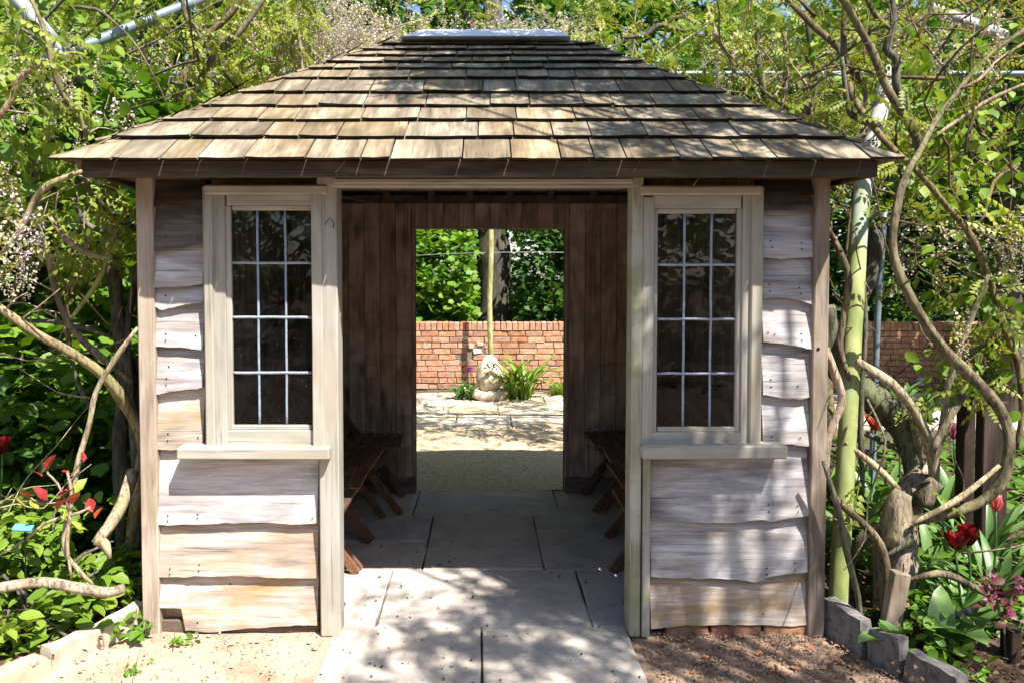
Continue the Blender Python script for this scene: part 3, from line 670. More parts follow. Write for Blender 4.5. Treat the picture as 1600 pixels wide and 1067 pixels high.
def slope(o0, o1, r0, r1, vlist, joined, seed):
    """shingles on one slope; o0-o1 is the eave (as seen from outside), r0-r1 the ridge"""
    rr = random.Random(seed); u = (o1 - o0).normalized(); mid = (r0 - o0); v = (mid - u * mid.dot(u)); L = v.length; v.normalize(); n = u.cross(v)
    W = (o1 - o0).length; a0 = (r0 - o0).dot(u) / L; a1 = (W - (r1 - o0).dot(u)) / L
    M = Matrix((u, v, n)).transposed().to_4x4(); M.translation = o0
    allV, allF, allM = [], [], []
    if vlist is None: vlist = [L * k / 11 for k in range(12)]
    for k in range(len(vlist) - 1):
        vb = vlist[k]; ex = vlist[k + 1] - vb; vt = min(vb + ex * 1.9, L + .01)
        x = rr.uniform(-.15, 0); ends = W + .1
        while x < ends:
            w = rr.uniform(.17, .30) if rr.random() < .8 else rr.uniform(.11, .16); x1 = x + w
            nu, nv = 5, 4; V, F, FM = [], [], []; off = rr.uniform(-.003, .004); lift = rr.uniform(0, .003); curlL, curlR = rr.uniform(-.001, .006), rr.uniform(-.001, .006); sk = rr.uniform(-.005, .005)
            wob = rr.uniform(0, 50)
            def lim(vv): return (a0 * vv - .02, W - a1 * vv + .02)
            ok = False
            pts = []
            for j in range(nv + 1):
                t = j / nv; vv = vb + (vt - vb) * t; l0, l1 = lim(vv)
                xa, xb = max(x + .003, l0), min(x1 - .003, l1)
                if xb - xa > .02: ok = True
                xb = max(xb, xa + .001) if xa <= l1 else xa
                for i in range(nu + 1):
                    s = i / nu; uu = xa + (xb - xa) * s
                    w_ = .025 * (1 - t) + .004 * t + lift * (1 - t) + (curlL * (1 - s) ** 2 + curlR * s ** 2) * (1 - t) ** 2
                    if k > 0: w_ += .004 * (1 - t)
                    vj = vv + (off + sk * (s - .5) + .004 * noise.noise((uu * 22, wob, k)) + .003 * noise.noise((uu * 70, wob, 2))) * (1 - t)
                    w_ += .0015 * noise.noise((uu * 30, vv * 4, wob)); pts.append((uu, vj, w_, t))
            if ok:
                V = [p[:3] for p in pts] + [(p[0], p[1] + .001, p[2] - (.007 * (1 - p[3]) + .003)) for p in pts]; st = nu + 1; m = len(pts)
                for j in range(nv):
                    for i in range(nu):
                        a = j * st + i; F.append((a, a + 1, a + st + 1, a + st)); F.append((m + a, m + a + st, m + a + st + 1, m + a + 1))
                FM += [0] * len(F)
                for i in range(nu): F.append((i, m + i, m + i + 1, i + 1)); FM.append(1)
                for j in range(nv):
                    a = j * st; F.append((a, a + st, m + a + st, m + a)); a += nu; F.append((a, m + a, m + a + st, a + st))
                FM += [0] * (len(F) - len(FM))
                if joined:
                    b = len(allV); allV += V; allF += [tuple(b + q for q in f) for f in F]; allM += FM
                else:
                    me = pm('shingle', V, F); me.materials.append(MT['shingle']); me.materials.append(MT['shingle_end']); me.polygons.foreach_set('material_index', FM)
                    o = link('shingle', me, None, roof); o.matrix_local = M
            x = x1
    if joined:
        me = pm('shingle_courses', allV, allF); me.materials.append(MT['shingle']); me.materials.append(MT['shingle_end']); me.polygons.foreach_set('material_index', allM)
        o = link('shingle_courses', me, None, roof, kind='stuff'); o.matrix_local = M
# course lines of the front slope, read from the photograph
pys = [245, 214, 187.5, 165.5, 144.5, 122.5, 107, 97, 87, 77.6, 69.5, 62]
vdir = Vector((0, RY - EY, RZ - EZ)); vl = []
for py in pys:
    lo, hi = -.2, 1.2
    for _ in range(40):
        t = (lo + hi) / 2; p = Vector((0, EY, EZ + .025)) + vdir * t
        d = p - CAM; fy = d.y * math.cos(TILT) - d.z * math.sin(TILT); fu = d.y * math.sin(TILT) + d.z * math.cos(TILT)
        if CYP - FPX * fu / fy > py: lo = t
        else: hi = t
    vl.append(t * vdir.length)
vl[0] = -.012
slope(E[0], E[1], RA, RB, vl, False, 11)
slope(E[1], E[2], RB, RB, None, True, 12); slope(E[2], E[3], RB, RA, None, True, 13); slope(E[3], E[0], RA, RA, None, True, 14)
# folded metal ridge cap
cz = U(CXP, 47, RY).z
cap0, cap1 = U(624, 60, RY - .10).x, U(893, 60, RY - .10).x; t0, t1 = U(662, 47, RY).x, U(868, 47, RY).x; zb_ = RZ - .017
CV = [(cap0, RY - .13, zb_ + .012), (cap1, RY - .13, zb_ + .012), (cap1, RY + .13, zb_ + .012), (cap0, RY + .13, zb_ + .012), (t0, RY - .012, cz), (t1, RY - .012, cz), (t1, RY + .012, cz), (t0, RY + .012, cz)]
bm = bmesh.new(); bv = [bm.verts.new(v) for v in CV]
for f in ((0, 1, 5, 4), (1, 2, 6, 5), (2, 3, 7, 6), (3, 0, 4, 7), (4, 5, 6, 7), (3, 2, 1, 0)): bm.faces.new([bv[i] for i in f])
bmesh.ops.bevel(bm, geom=list(bm.edges), offset=.006, segments=2, affect='EDGES')
me = bpy.data.meshes.new('ridge_cap'); bm.to_mesh(me); bm.free(); link('ridge_cap', me, 'zinc', roof)
# fascia boards, soffit and rafters
fx0, fx1 = U(130, 262, EY + .03).x, U(1372, 262, EY + .03).x; fz0, fz1 = U(CXP, 277, EY + .03).z, EZ + .016; fb = BY - .03
box('fascia_board', fx0, fx1, EY + .03, EY + .055, fz0, fz1, 'fascia', house, .004)
box('fascia_board', fx0 + .01, fx1 - .01, fb - .025, fb, fz0, fz1, 'fascia', house, .004)
for X, dx in ((fx0, .025), (fx1, -.025)):
    me = boxmesh('fascia_board', min(X, X + dx) + .001, max(X, X + dx) - .001, EY + .056, fb - .026, fz0 + .002, fz1, .004); link('fascia_board', me, 'fascia', house)
for y0, y1, x0, x1 in ((EY + .056, .03, fx0 + .026, fx1 - .026), (YB + .092, fb - .026, fx0 + .026, fx1 - .026), (.031, YB + .091, fx0 + .026, XL + .01), (.031, YB + .091, XR - .01, fx1 - .026)):
    box('soffit_board', x0, x1, y0, y1, fz0 + .022, fz0 + .034, 'rafter', house, .001)
for px in (605, 675, 735, 797, 860, 925):
    X = U(px, 305, YB).x
    tR = min(1.0, max(.3, 1 - max(0, (abs(X) - .4)) / 1.2))
    a = Vector((X, YB + .02, EZ + (RZ - EZ) * (BY - YB - .02) / (BY - RY) - .075)); b = Vector((X, RY + (1 - tR) * (BY - RY), EZ + (RZ - EZ) * tR - .07)); bar('rafter', a, b, .045, .06, 'rafter', house)
    a = Vector((X, .12, EZ + (RZ - EZ) * (.12 - EY) / (RY - EY) - .075)); b = Vector((X, RY - (1 - tR) * (RY - EY), EZ + (RZ - EZ) * tR - .07)); bar('rafter', a, b, .045, .06, 'rafter', house)
bar('ridge_beam', (RX0, RY, RZ - .09), (RX1, RY, RZ - .09), .03, .1, 'rafter', house)
# dry stalks caught under the eave shingles
for (a, b) in (((527, 270), (515, 290)), ((1095, 272), (1083, 290)), ((1000, 250), (990, 268)), ((541, 247), (524, 270))):
    p, q = U(a[0], a[1], EY + .015), U(b[0], b[1], EY + .02)
    link('dry_stalk', tube('dry_stalk', [p, (p + q) / 2 + Vector((.004, 0, 0)), q], .0012, 5, .02, .1), 'vine_pale', house)
# paper notice pinned to the back wall, seen through the glass
pn = U(477, 357, YB); box('paper_notice', pn.x - .09, pn.x + .09, YB - .008, YB - .006, pn.z - .065, pn.z + .065, 'whiteplastic', house, 0)
# ================================================================== FOLDING CHAIRS ALONG BOTH WALLS
def make_chair():
    c = empty('folding_chair')
    for i in range(7):
        x = -.205 + i * .066; me = boxmesh('seat_slat', x - .027, x + .027, -.205, .205, .418 - .004 * abs(i - 3) * .5, .434 - .004 * abs(i - 3) * .5, .003); link('seat_slat', me, 'chair', c)
    for s in (-1, 1):
        bar('seat_rail', (-.22, s * .165, .402), (.205, s * .165, .402), .022, .03, 'chair', c)
        bar('leg', (.215, s * .198, .0), (-.42, s * .198, .86), .022, .045, 'chair', c, (1, 0, 1))
        bar('leg', (-.27, s * .140, .0), (.165, s * .140, .388), .022, .045, 'chair', c, (-1, 0, 1))
    for k in range(3):
        z = .60 + k * .095; x = .215 - (z / .86) * .635 + .012
        me = boxmesh('back_slat', x - .008, x + .008, -.185, .185, z - .035, z + .035, .003); link('back_slat', me, 'chair', c)
    bar('stretcher', (.06, -.186, .21), (.06, .186, .21), .02, .02, 'chair', c); bar('stretcher', (-.21, -.128, .06), (-.21, .128, .06), .02, .02, 'chair', c)
    return c
def copy_thing(o):
    c = o.copy(); COL.objects.link(c)
    for ch in list(o.children):
        d = ch.copy(); COL.objects.link(d); d.parent = c
    return c
proto = make_chair(); first = True
spots = [(-.86, .42, 0, 'slatted chair just inside the entrance on the tan-boarded side, seat edge orange in sunlight'),
         (-.855, .86, 1, 'second slatted chair from the entrance along the wall on the tan-boarded side'),
         (-.845, 1.30, -2, 'third slatted chair from the entrance along the wall on the tan-boarded side'),
         (-.75, 1.75, 3, 'slatted chair in the back corner on the tan-boarded side, standing forward of its row'),
         (.86, .44, 180, 'folding slatted chair just inside the entrance on the silvered-boarded side'),
         (.92, .95, 181, 'second slatted chair from the entrance along the wall on the silvered-boarded side'),
         (.95, 1.41, 178, 'third chair from the entrance on the silvered-boarded side, sun patch across its seat'),
         (.90, 1.82, 183, 'slatted chair in the dark back corner on the silvered-boarded side')]
for x, y, a, lab in spots:
    o = proto if first else copy_thing(proto); first = False
    o.location = (x, y, .004); o.rotation_euler = (0, 0, math.radians(a)); tag(o, lab, 'chair', 'folding chairs along the summerhouse walls')

# ================================================================== THE BRICK WALL ACROSS THE COURTYARD
WY = 6.75; bw = empty('brick_wall', (0, WY, 0), 0, 'low red brick garden wall with bricks on edge along its top', 'garden wall')
NC, CH = 10, .0755
WL, WR = -9.0, 9.6
box('mortar_core', WL, WR, .012, .20, -.05, NC * CH - .004, 'mortar', bw, 0)
bmesh_cache = [boxmesh('brick', 0, .215, 0, .10, 0, .065, .004, .004) for _ in range(6)]
half_cache = [boxmesh('brick', 0, .1025, 0, .10, 0, .065, .004, .004) for _ in range(4)]
cope_cache = [boxmesh('coping_brick', 0, .066, 0, .215, 0, .105, .005, .004) for _ in range(6)]
for me in bmesh_cache + half_cache + cope_cache: me.materials.append(MT['brick'])
r3 = random.Random(3); stuffV, stuffF = [], []
def seen(x): return -1.05 < x < 1.05 or 4.55 < x < 6.35
def addbrick(x, z, cache, name, yj):
    me = r3.choice(cache)
    if seen(x):
        o = link(name, me, None, bw); o.location = (x, yj, z); o.rotation_euler = (0, r3.uniform(-.012, .012), r3.uniform(-.012, .012))
    else:
        b = len(stuffV); stuffV.extend([(v.co.x + x, v.co.y + yj, v.co.z + z) for v in me.vertices]); stuffF.extend([tuple(b + i for i in p.vertices) for p in me.polygons])
for c in range(NC):
    x = WL + r3.uniform(0, .1)
    while x < WR - .2:
        hd = r3.random() < (.7 if c % 3 == 1 else .12); L = .1025 if hd else .215
        if not (c in (6, 5) and -.27 < x + L / 2 < -.08): addbrick(x, c * CH + .004 + r3.uniform(-.002, .002), half_cache if hd else bmesh_cache, 'brick', r3.uniform(-.006, .006))
        x += L + .011
x = WL
while x < WR - .05:
    addbrick(x, NC * CH + .004, cope_cache, 'coping_brick', -.006 + r3.uniform(-.004, .004)); x += .0755
link('far_bricks', pm('far_bricks', stuffV, stuffF), 'brick', bw, kind='stuff')
for k, (px, py, w, h) in enumerate(((735, 541, 8, 8), (750, 538, 10, 6), (727, 528, 9, 5), (746, 549, 13, 8))):
    p = U(px, py, WY - .01); s = FPX / (WY + 3.2)
    box('broken_stone', p.x - w / 2 / s, p.x + w / 2 / s, .0 - .015, .09, p.z - h / 2 / s, p.z + h / 2 / s, 'palestone', bw, .008, .008)
p = U(1440, 596, WY - .03); o = box('junction_box', p.x - .045, p.x + .045, -.03, .03, -.05, .05, 'whiteplastic', None, .006); o.location = (0, WY - .02, p.z)
tag(o, 'small white box fixed to the brick wall behind the tulips', 'box')

# carved stone leaning at the foot of the pole
def carved_stone():
    t = empty('carved_stone', G(765, 622, 0.0), math.radians(8), 'pale egg-shaped carved stone with a worn face standing before the brick wall', 'stone carving')
    bm = bmesh.new(); bmesh.ops.create_uvsphere(bm, u_segments=32, v_segments=24, radius=1.0)
    for v in bm.verts:
        p = v.co.copy(); x, z = p.x, p.z
        d = 0.0
        if p.y < .1:
            for ex in (-.32, .30): d -= .26 * math.exp(-(((x - ex) / .17) ** 2 + ((z - .08) / .10) ** 2))
            d += .26 * math.exp(-((x / .11) ** 2 + ((z + .12) / .2) ** 2)); d -= .2 * math.exp(-((x / .26) ** 2 + ((z + .46) / .06) ** 2))
            d += .06 * math.exp(-((x / .3) ** 2 + ((z + .36) / .05) ** 2)); d += .13 * math.exp(-((x / .5) ** 2 + ((z - .26) / .08) ** 2))
        d += .07 * noise.noise(p * 2.3) + .05 * noise.noise(p * 6) + .03 * noise.noise(p * 15)
        w = 1.0 - .18 * max(0, p.z) - .08 * max(0, -p.z)
        v.co = Vector((p.x * .145 * w * (1 + d), p.y * .13 * w * (1 + d), .24 + p.z * .215 * (1 + d * .5)))
    for f in bm.faces: f.smooth = True
    me = bpy.data.meshes.new('head'); bm.to_mesh(me); bm.free(); link('carved_head', me, 'palestone', t)
    a = [Vector((-.17, .0, .11)), Vector((-.15, -.07, .06)), Vector((-.06, -.12, .04)), Vector((.08, -.12, .04)), Vector((.17, -.05, .07))]
    link('stone_collar', tube('stone_collar', a, [.035, .05, .055, .055, .04], 10, .03, .25, 4), 'palestone', t)
    link('plinth', tube('plinth', [Vector((0, 0, -.02)), Vector((0, 0, .05))], [.17, .15], 12, .03, .12, 2), 'kerbgrey', t); t.scale = (1.12, 1.12, 1.15); return t
cs = carved_stone()
def carve(t):
    r = random.Random(6)
    for k in range(11):
        x, z = r.uniform(-.075, .075), r.uniform(.20, .38); pts = []
        for j in range(3):
            xx, zz = x + r.uniform(-.022, .022), z + r.uniform(-.02, .02); q = (zz - .24) / .225; ww = max(.25, 1 - q * q - (xx / .15) ** 2) ** .5
            pts.append(Vector((xx, -.128 * ww * (1 - .15 * max(0, q)) - .002, zz)))
        link('carved_line', tube('carved_line', pts, .0042, 5, .02, .1), 'soil_dark', t)
carve(cs)
pb = U(766, 600, 6.35); pt = U(768, 330, 6.35); pb.z = 0
me = tube('garden_pole', [pb + Vector((0, 0, 3.2 * k / 8)) + Vector((.01 * math.sin(k * 1.7), 0, 0)) for k in range(9)], .034, 10, .1, .06, 5)
tag(link('garden_pole', me, 'yellowpole'), 'mossy yellow pole rising behind the carved stone', 'pole')
for k, (a, b, Y, lab) in enumerate((((520, 410), (1010, 400), 6.38, 'thin wire strung across the courtyard past the mossy yellow pole'), ((1290, 326), (1640, 340), 3.0, 'thin fence wire running behind the twisted stems beside the silvered boards'))):
    P = [U(a[0] + (b[0] - a[0]) * t / 8, a[1] + (b[1] - a[1]) * t / 8 - 10 * (1 - ((t - 4) / 4) ** 2) * (1 if k == 0 else -.3), Y) for t in range(9)]
    tag(link('fence_wire', tube('fence_wire', P, .0035 if k == 0 else .0018, 5, .3, 0), 'wire'), lab, 'wire')

# ------------------------------------------------------------------ leaves with a shape of their own
def blade(name, L, w, az, arch, mat, parent, base=(0, 0, 0), lean=.3, tw=0, seed=0, cup=.25):
    V, F, T = [], [], []; n = 7; d = Vector((math.cos(az), math.sin(az), 0)); s = Vector((-d.y, d.x, 0)); p = Vector(base); a = lean
    for i in range(n + 1):
        t = i / n; ww = w * (math.sin(math.pi * min(1, .12 + t * .88)) ** .7) * .5; up = Vector((0, 0, 1)) * math.sin(a) * 1.0
        nn = (Vector((0, 0, 1)) * math.sin(a) - d * math.cos(a))
        dirv = d * math.sin(a) + Vector((0, 0, 1)) * math.cos(a); nrm = Vector((0, 0, 1)) * math.sin(a) - d * math.cos(a)
        V += [p - s * ww + nrm * ww * cup, p, p + s * ww + nrm * ww * cup]; T += [.35 + .3 * t + .2 * noise.noise((seed, t * 3, 1))] * 3
        p = p + dirv * (L / n); a += arch / n
    for i in range(n):
        for k in range(2): F.append((i * 3 + k, i * 3 + k + 1, i * 3 + k + 4, i * 3 + k + 3))
    me = pm(name, V, F, True); at = me.attributes.new('tint', 'FLOAT', 'POINT'); off = random.Random(seed).uniform(-.25, .3)
    at.data.foreach_set('value', [min(1, max(0, x + off)) for x in T]); return link(name, me, mat, parent)
def strap_plant(loc, n, L, w, mat, lab, seed, cat='plant', arch=1.3, group=None, name='strap_leaf_plant', spread=.05):
    r = random.Random(seed); t = empty(name, loc, 0, lab, cat, group)
    for i in range(n):
        az = r.uniform(0, 6.28); bl = blade('leaf', L * r.uniform(.6, 1.1), w * r.uniform(.7, 1.2), az, arch * r.uniform(.5, 1.3), mat, t, (r.uniform(-spread, spread), r.uniform(-spread, spread), -.01), r.uniform(.02, .45), 0, seed * 50 + i)
    return t
def gz(px, py, Y): 
    p = U(px, py, Y); return Vector((p.x, Y, 0))
strap_plant(gz(812, 0, 6.05), 64, .74, .055, 'leaf_lily', 'clump of bright strap leaves growing beside the carved stone', 3, arch=1.6, spread=.14)
strap_plant(gz(726, 0, 6.0), 44, .32, .04, 'leaf_strap', 'low grey-green tuft at the foot of the brick wall, under the purple flower', 4, arch=1.6, spread=.10)
strap_plant(gz(875, 0, 6.3), 22, .32, .05, 'leaf_lily', 'leafy clump at the wall foot half hidden by the doorway board', 5, arch=1.6, spread=.10)
def allium():
    b = gz(735, 0, 6.1); t = empty('allium_flower', b, 0, 'single purple flower on a thin stalk in front of the brick wall', 'flower')
    p = U(734.5, 575.5, 6.1) - b; link('stalk', tube('stalk', [(0, 0, 0), p * .5 + Vector((.01, 0, 0)), p], .005, 5, .05), 'leaf_strap', t)
    rs = np.random.RandomState(3); c = np.repeat(np.array([p]), 70, 0); d = nrmz(rs.normal(0, 1, (70, 3))); n = nrmz(rs.normal(0, 1, (70, 3)))
    V, T, tn = scatter(T_small(), c, d, n, np.full(70, .042), rs.uniform(0, 1, 70)); link('flower_head', npmesh('flower_head', V, T, tn), 'petal_purple', t, 'stuff')
allium()

# ================================================================== WISTERIAS
def raceme_mesh(seed, n=150, L=.24):
    rs = np.random.RandomState(seed); t = rs.uniform(0, 1, n) ** .85; r = (.034 * (1 - t) ** .6 + .004) * rs.uniform(.4, 1.15, n); a = rs.uniform(0, 6.28, n)
    pos = np.stack([r * np.cos(a) + .012 * np.sin(t * 4 + seed), r * np.sin(a), -L * t], 1); d = nrmz(np.stack([np.cos(a), np.sin(a), rs.normal(-.5, .4, n)], 1)); nn = nrmz(rs.normal(0, .7, (n, 3)) + (0, 0, .8))
    V, T, tn = scatter(T_small(.40, .1), pos, d, nn, .0145 * rs.uniform(.6, 1.35, n) * (1.1 - .55 * t), np.clip(rs.normal(.32 + (seed % 4) * .2, .2, n), 0, 1))
    return npmesh('flower_raceme', V, T, tn)
RAC = [raceme_mesh(k) for k in range(8)]
for m in RAC: m.materials.append(MT['petal_wist'])
def hang(parent, pts, seed, lo=.7, hi=1.3):
    r = random.Random(seed)
    for p in pts:
        o = link('flower_raceme', r.choice(RAC), None, parent, kind='stuff'); o.location = Vector(p) - parent.location; s = r.uniform(lo, hi); o.scale = (s, s, s * r.uniform(.8, 1.4)); o.rotation_euler = (r.uniform(-.25, .25), r.uniform(-.25, .25), r.uniform(0, 6))
def vine(name, base, lab, stems, seed, cat='climber'):
    t = empty(name, base, 0, lab, cat); paths = []
    for k, (pts, w, Y, mat) in enumerate(stems):
        me, P = pxtube(pts, w, Y, .17, seed + k, 16 if (max(w) if hasattr(w, '__len__') else w) > 12 else 9)
        me.transform(Matrix.Translation(-Vector(base))); link('stem', me, mat, t); paths.append(P)
    return t, paths
def twigs(parent, n, reg, seed, mat='vine_grey', rr=(.0025, .006), L=(.4, 1.1), dirb=(0, 0, .4)):
    r = random.Random(seed); AV, AF = [], []
    for _ in range(n):
        p = Vector((r.uniform(*reg[0]), r.uniform(*reg[1]), r.uniform(*reg[2]))); d = Vector((r.gauss(0, 1), r.gauss(0, .5), r.gauss(0, .8))) + Vector(dirb); d.normalize(); pts = [p]
        for k in range(5):
            d = (d + Vector((r.gauss(0, .35), r.gauss(0, .3), r.gauss(0, .35)))).normalized(); p = p + d * r.uniform(*L) / 5; pts.append(p)
        V, F = tube('', pts, [r.uniform(*rr) * (1 - .13 * k) for k in range(6)], 5, .09, .1, r.random() * 9, raw=True); b = len(AV); AV += [v - parent.location for v in V]; AF += [tuple(b + i for i in f) for f in F]
    return link('twigs', pm('twigs', AV, AF, True), mat, parent, kind='stuff')
def along(paths, rs, n, spread):
    out = []
    for _ in range(n):
        P = paths[rs.randint(len(paths))]; i = rs.randint(len(P) - 1); t = rs.uniform(); out.append(np.array(P[i].lerp(P[i + 1], t)) + rs.normal(0, spread, 3))
    return np.array(out)
def inbox(rs, n, reg, freq=1.6, thr=.0, off=0):
    out = []
    while len(out) < n:
        p = (rs.uniform(*reg[0]), rs.uniform(*reg[1]), rs.uniform(*reg[2]))
        if noise.noise((p[0] * freq + off, p[1] * freq, p[2] * freq)) > thr: out.append(p)
    return np.array(out)
VB, VP, VG = 'vine', 'vine_pale', 'vine_grey'
LB = gz(195, 0, .45)
left_stems = [
    ([(172, 340), (183, 480), (195, 600), (187, 700), (196, 890)], [20, 20, 22, 22, 26], .55, VG), ([(205, 560), (213, 700), (208, 890)], [16, 18, 20], .62, VG), ([(214, 420), (200, 520), (206, 640), (216, 760), (212, 890)], [9, 10, 12, 14, 16], .45, VG),
    ([(-10, 474), (55, 520), (110, 550), (160, 585), (195, 630), (222, 690), (215, 760), (200, 880)], [11, 14, 15, 16, 17, 16, 15, 16], [-.15, -.1, 0, .1, .2, .3, .4, .45], VP),
    ([(60, 350), (75, 400), (85, 450), (110, 510), (160, 560), (206, 596)], [8, 9, 9, 10, 10, 11], [.0, 0, .05, .1, .15, .2], VB), ([(145, 350), (135, 400), (110, 450), (105, 505), (110, 560)], 9, .45, VB),
    ([(215, 512), (180, 560), (150, 612), (140, 660), (125, 712), (115, 760), (100, 850), (118, 885), (145, 912)], [8, 8, 8, 8, 9, 8, 8, 8, 8], -.12, VP),
    ([(208, 735), (192, 785), (172, 820), (150, 850)], [17, 18, 18, 17], [.2, .1, .0, -.05], VP), ([(152, 842), (165, 852), (172, 872)], [16, 14, 5], -.05, VP),
    ([(-12, 920), (30, 913), (70, 909), (130, 920), (170, 925), (195, 918)], [19, 18, 17, 16, 16, 15], [-.32, -.3, -.28, -.25, -.22, -.2], VP),
    ([(25, 476), (22, 450), (45, 425), (100, 400), (168, 398)], [9, 9, 8, 8, 8], .5, VB),
    ([(265, 168), (285, 130), (308, 75), (360, 22), (382, -10)], [11, 11, 12, 11, 10], 1.5, VB), ([(290, 168), (330, 95), (375, 50), (418, -8)], [10, 11, 10, 9], 1.6, VB), ([(320, 75), (310, 50), (290, 25), (284, -8)], [9, 8, 8, 7], 1.5, VB),
    ([(220, 50), (232, 92), (262, 126), (285, 132)], [9, 9, 9, 8], 1.4, VG), ([(372, 140), (352, 110), (345, 80), (360, 50)], [9, 9, 8, 7], 1.9, VG),
    ([(46, -8), (72, 55), (85, 110), (100, 150), (128, 190), (136, 222)], [8, 8, 9, 9, 8, 7], .1, VB), ([(75, 95), (38, 115), (15, 160), (-6, 190)], [10, 10, 10, 9], -.1, VP),
    ([(128, 268), (90, 283), (62, 302), (30, 362), (0, 400)], [9, 10, 10, 10, 9], -.05, VP), ([(122, 255), (135, 290), (160, 322), (190, 345), (218, 362)], [8, 9, 10, 11, 11], [-.05, .1, .25, .4, .5], VG), ([(85, 212), (60, 240), (54, 292), (70, 330)], [10, 11, 11, 10], .4, VG),
    ([(115, 310), (130, 345), (160, 362), (180, 355)], [8, 9, 9, 9], .3, VG), ([(75, 335), (100, 370), (135, 395), (172, 405)], [8, 10, 11, 11], .1, VP), ([(195, 330), (180, 360), (168, 400), (150, 445), (106, 505)], [7, 7, 8, 8, 8], .35, 'yellowpole'),
    ([(20, 500), (100, 505), (180, 528)], [8, 8, 8], .7, VG), ([(112, 560), (125, 605), (140, 632), (145, 660)], [8, 8, 8, 7], .6, VG),
    ([(395, 40), (447, 22), (455, 60), (450, 100), (410, 95), (385, 108)], [6, 6, 7, 7, 6, 5], 2.5, VP), ([(430, 120), (440, 60), (432, 20)], [8, 8, 7], 2.6, VP), ([(475, 125), (470, 80), (466, 30), (472, -6)], [5, 6, 6, 6], 2.4, VP)]
wl, lp = vine('wisteria_vine', LB, 'old wisteria with pale looping stems beside the tan boards', left_stems, 100)
RB_ = gz(1400, 0, .35)
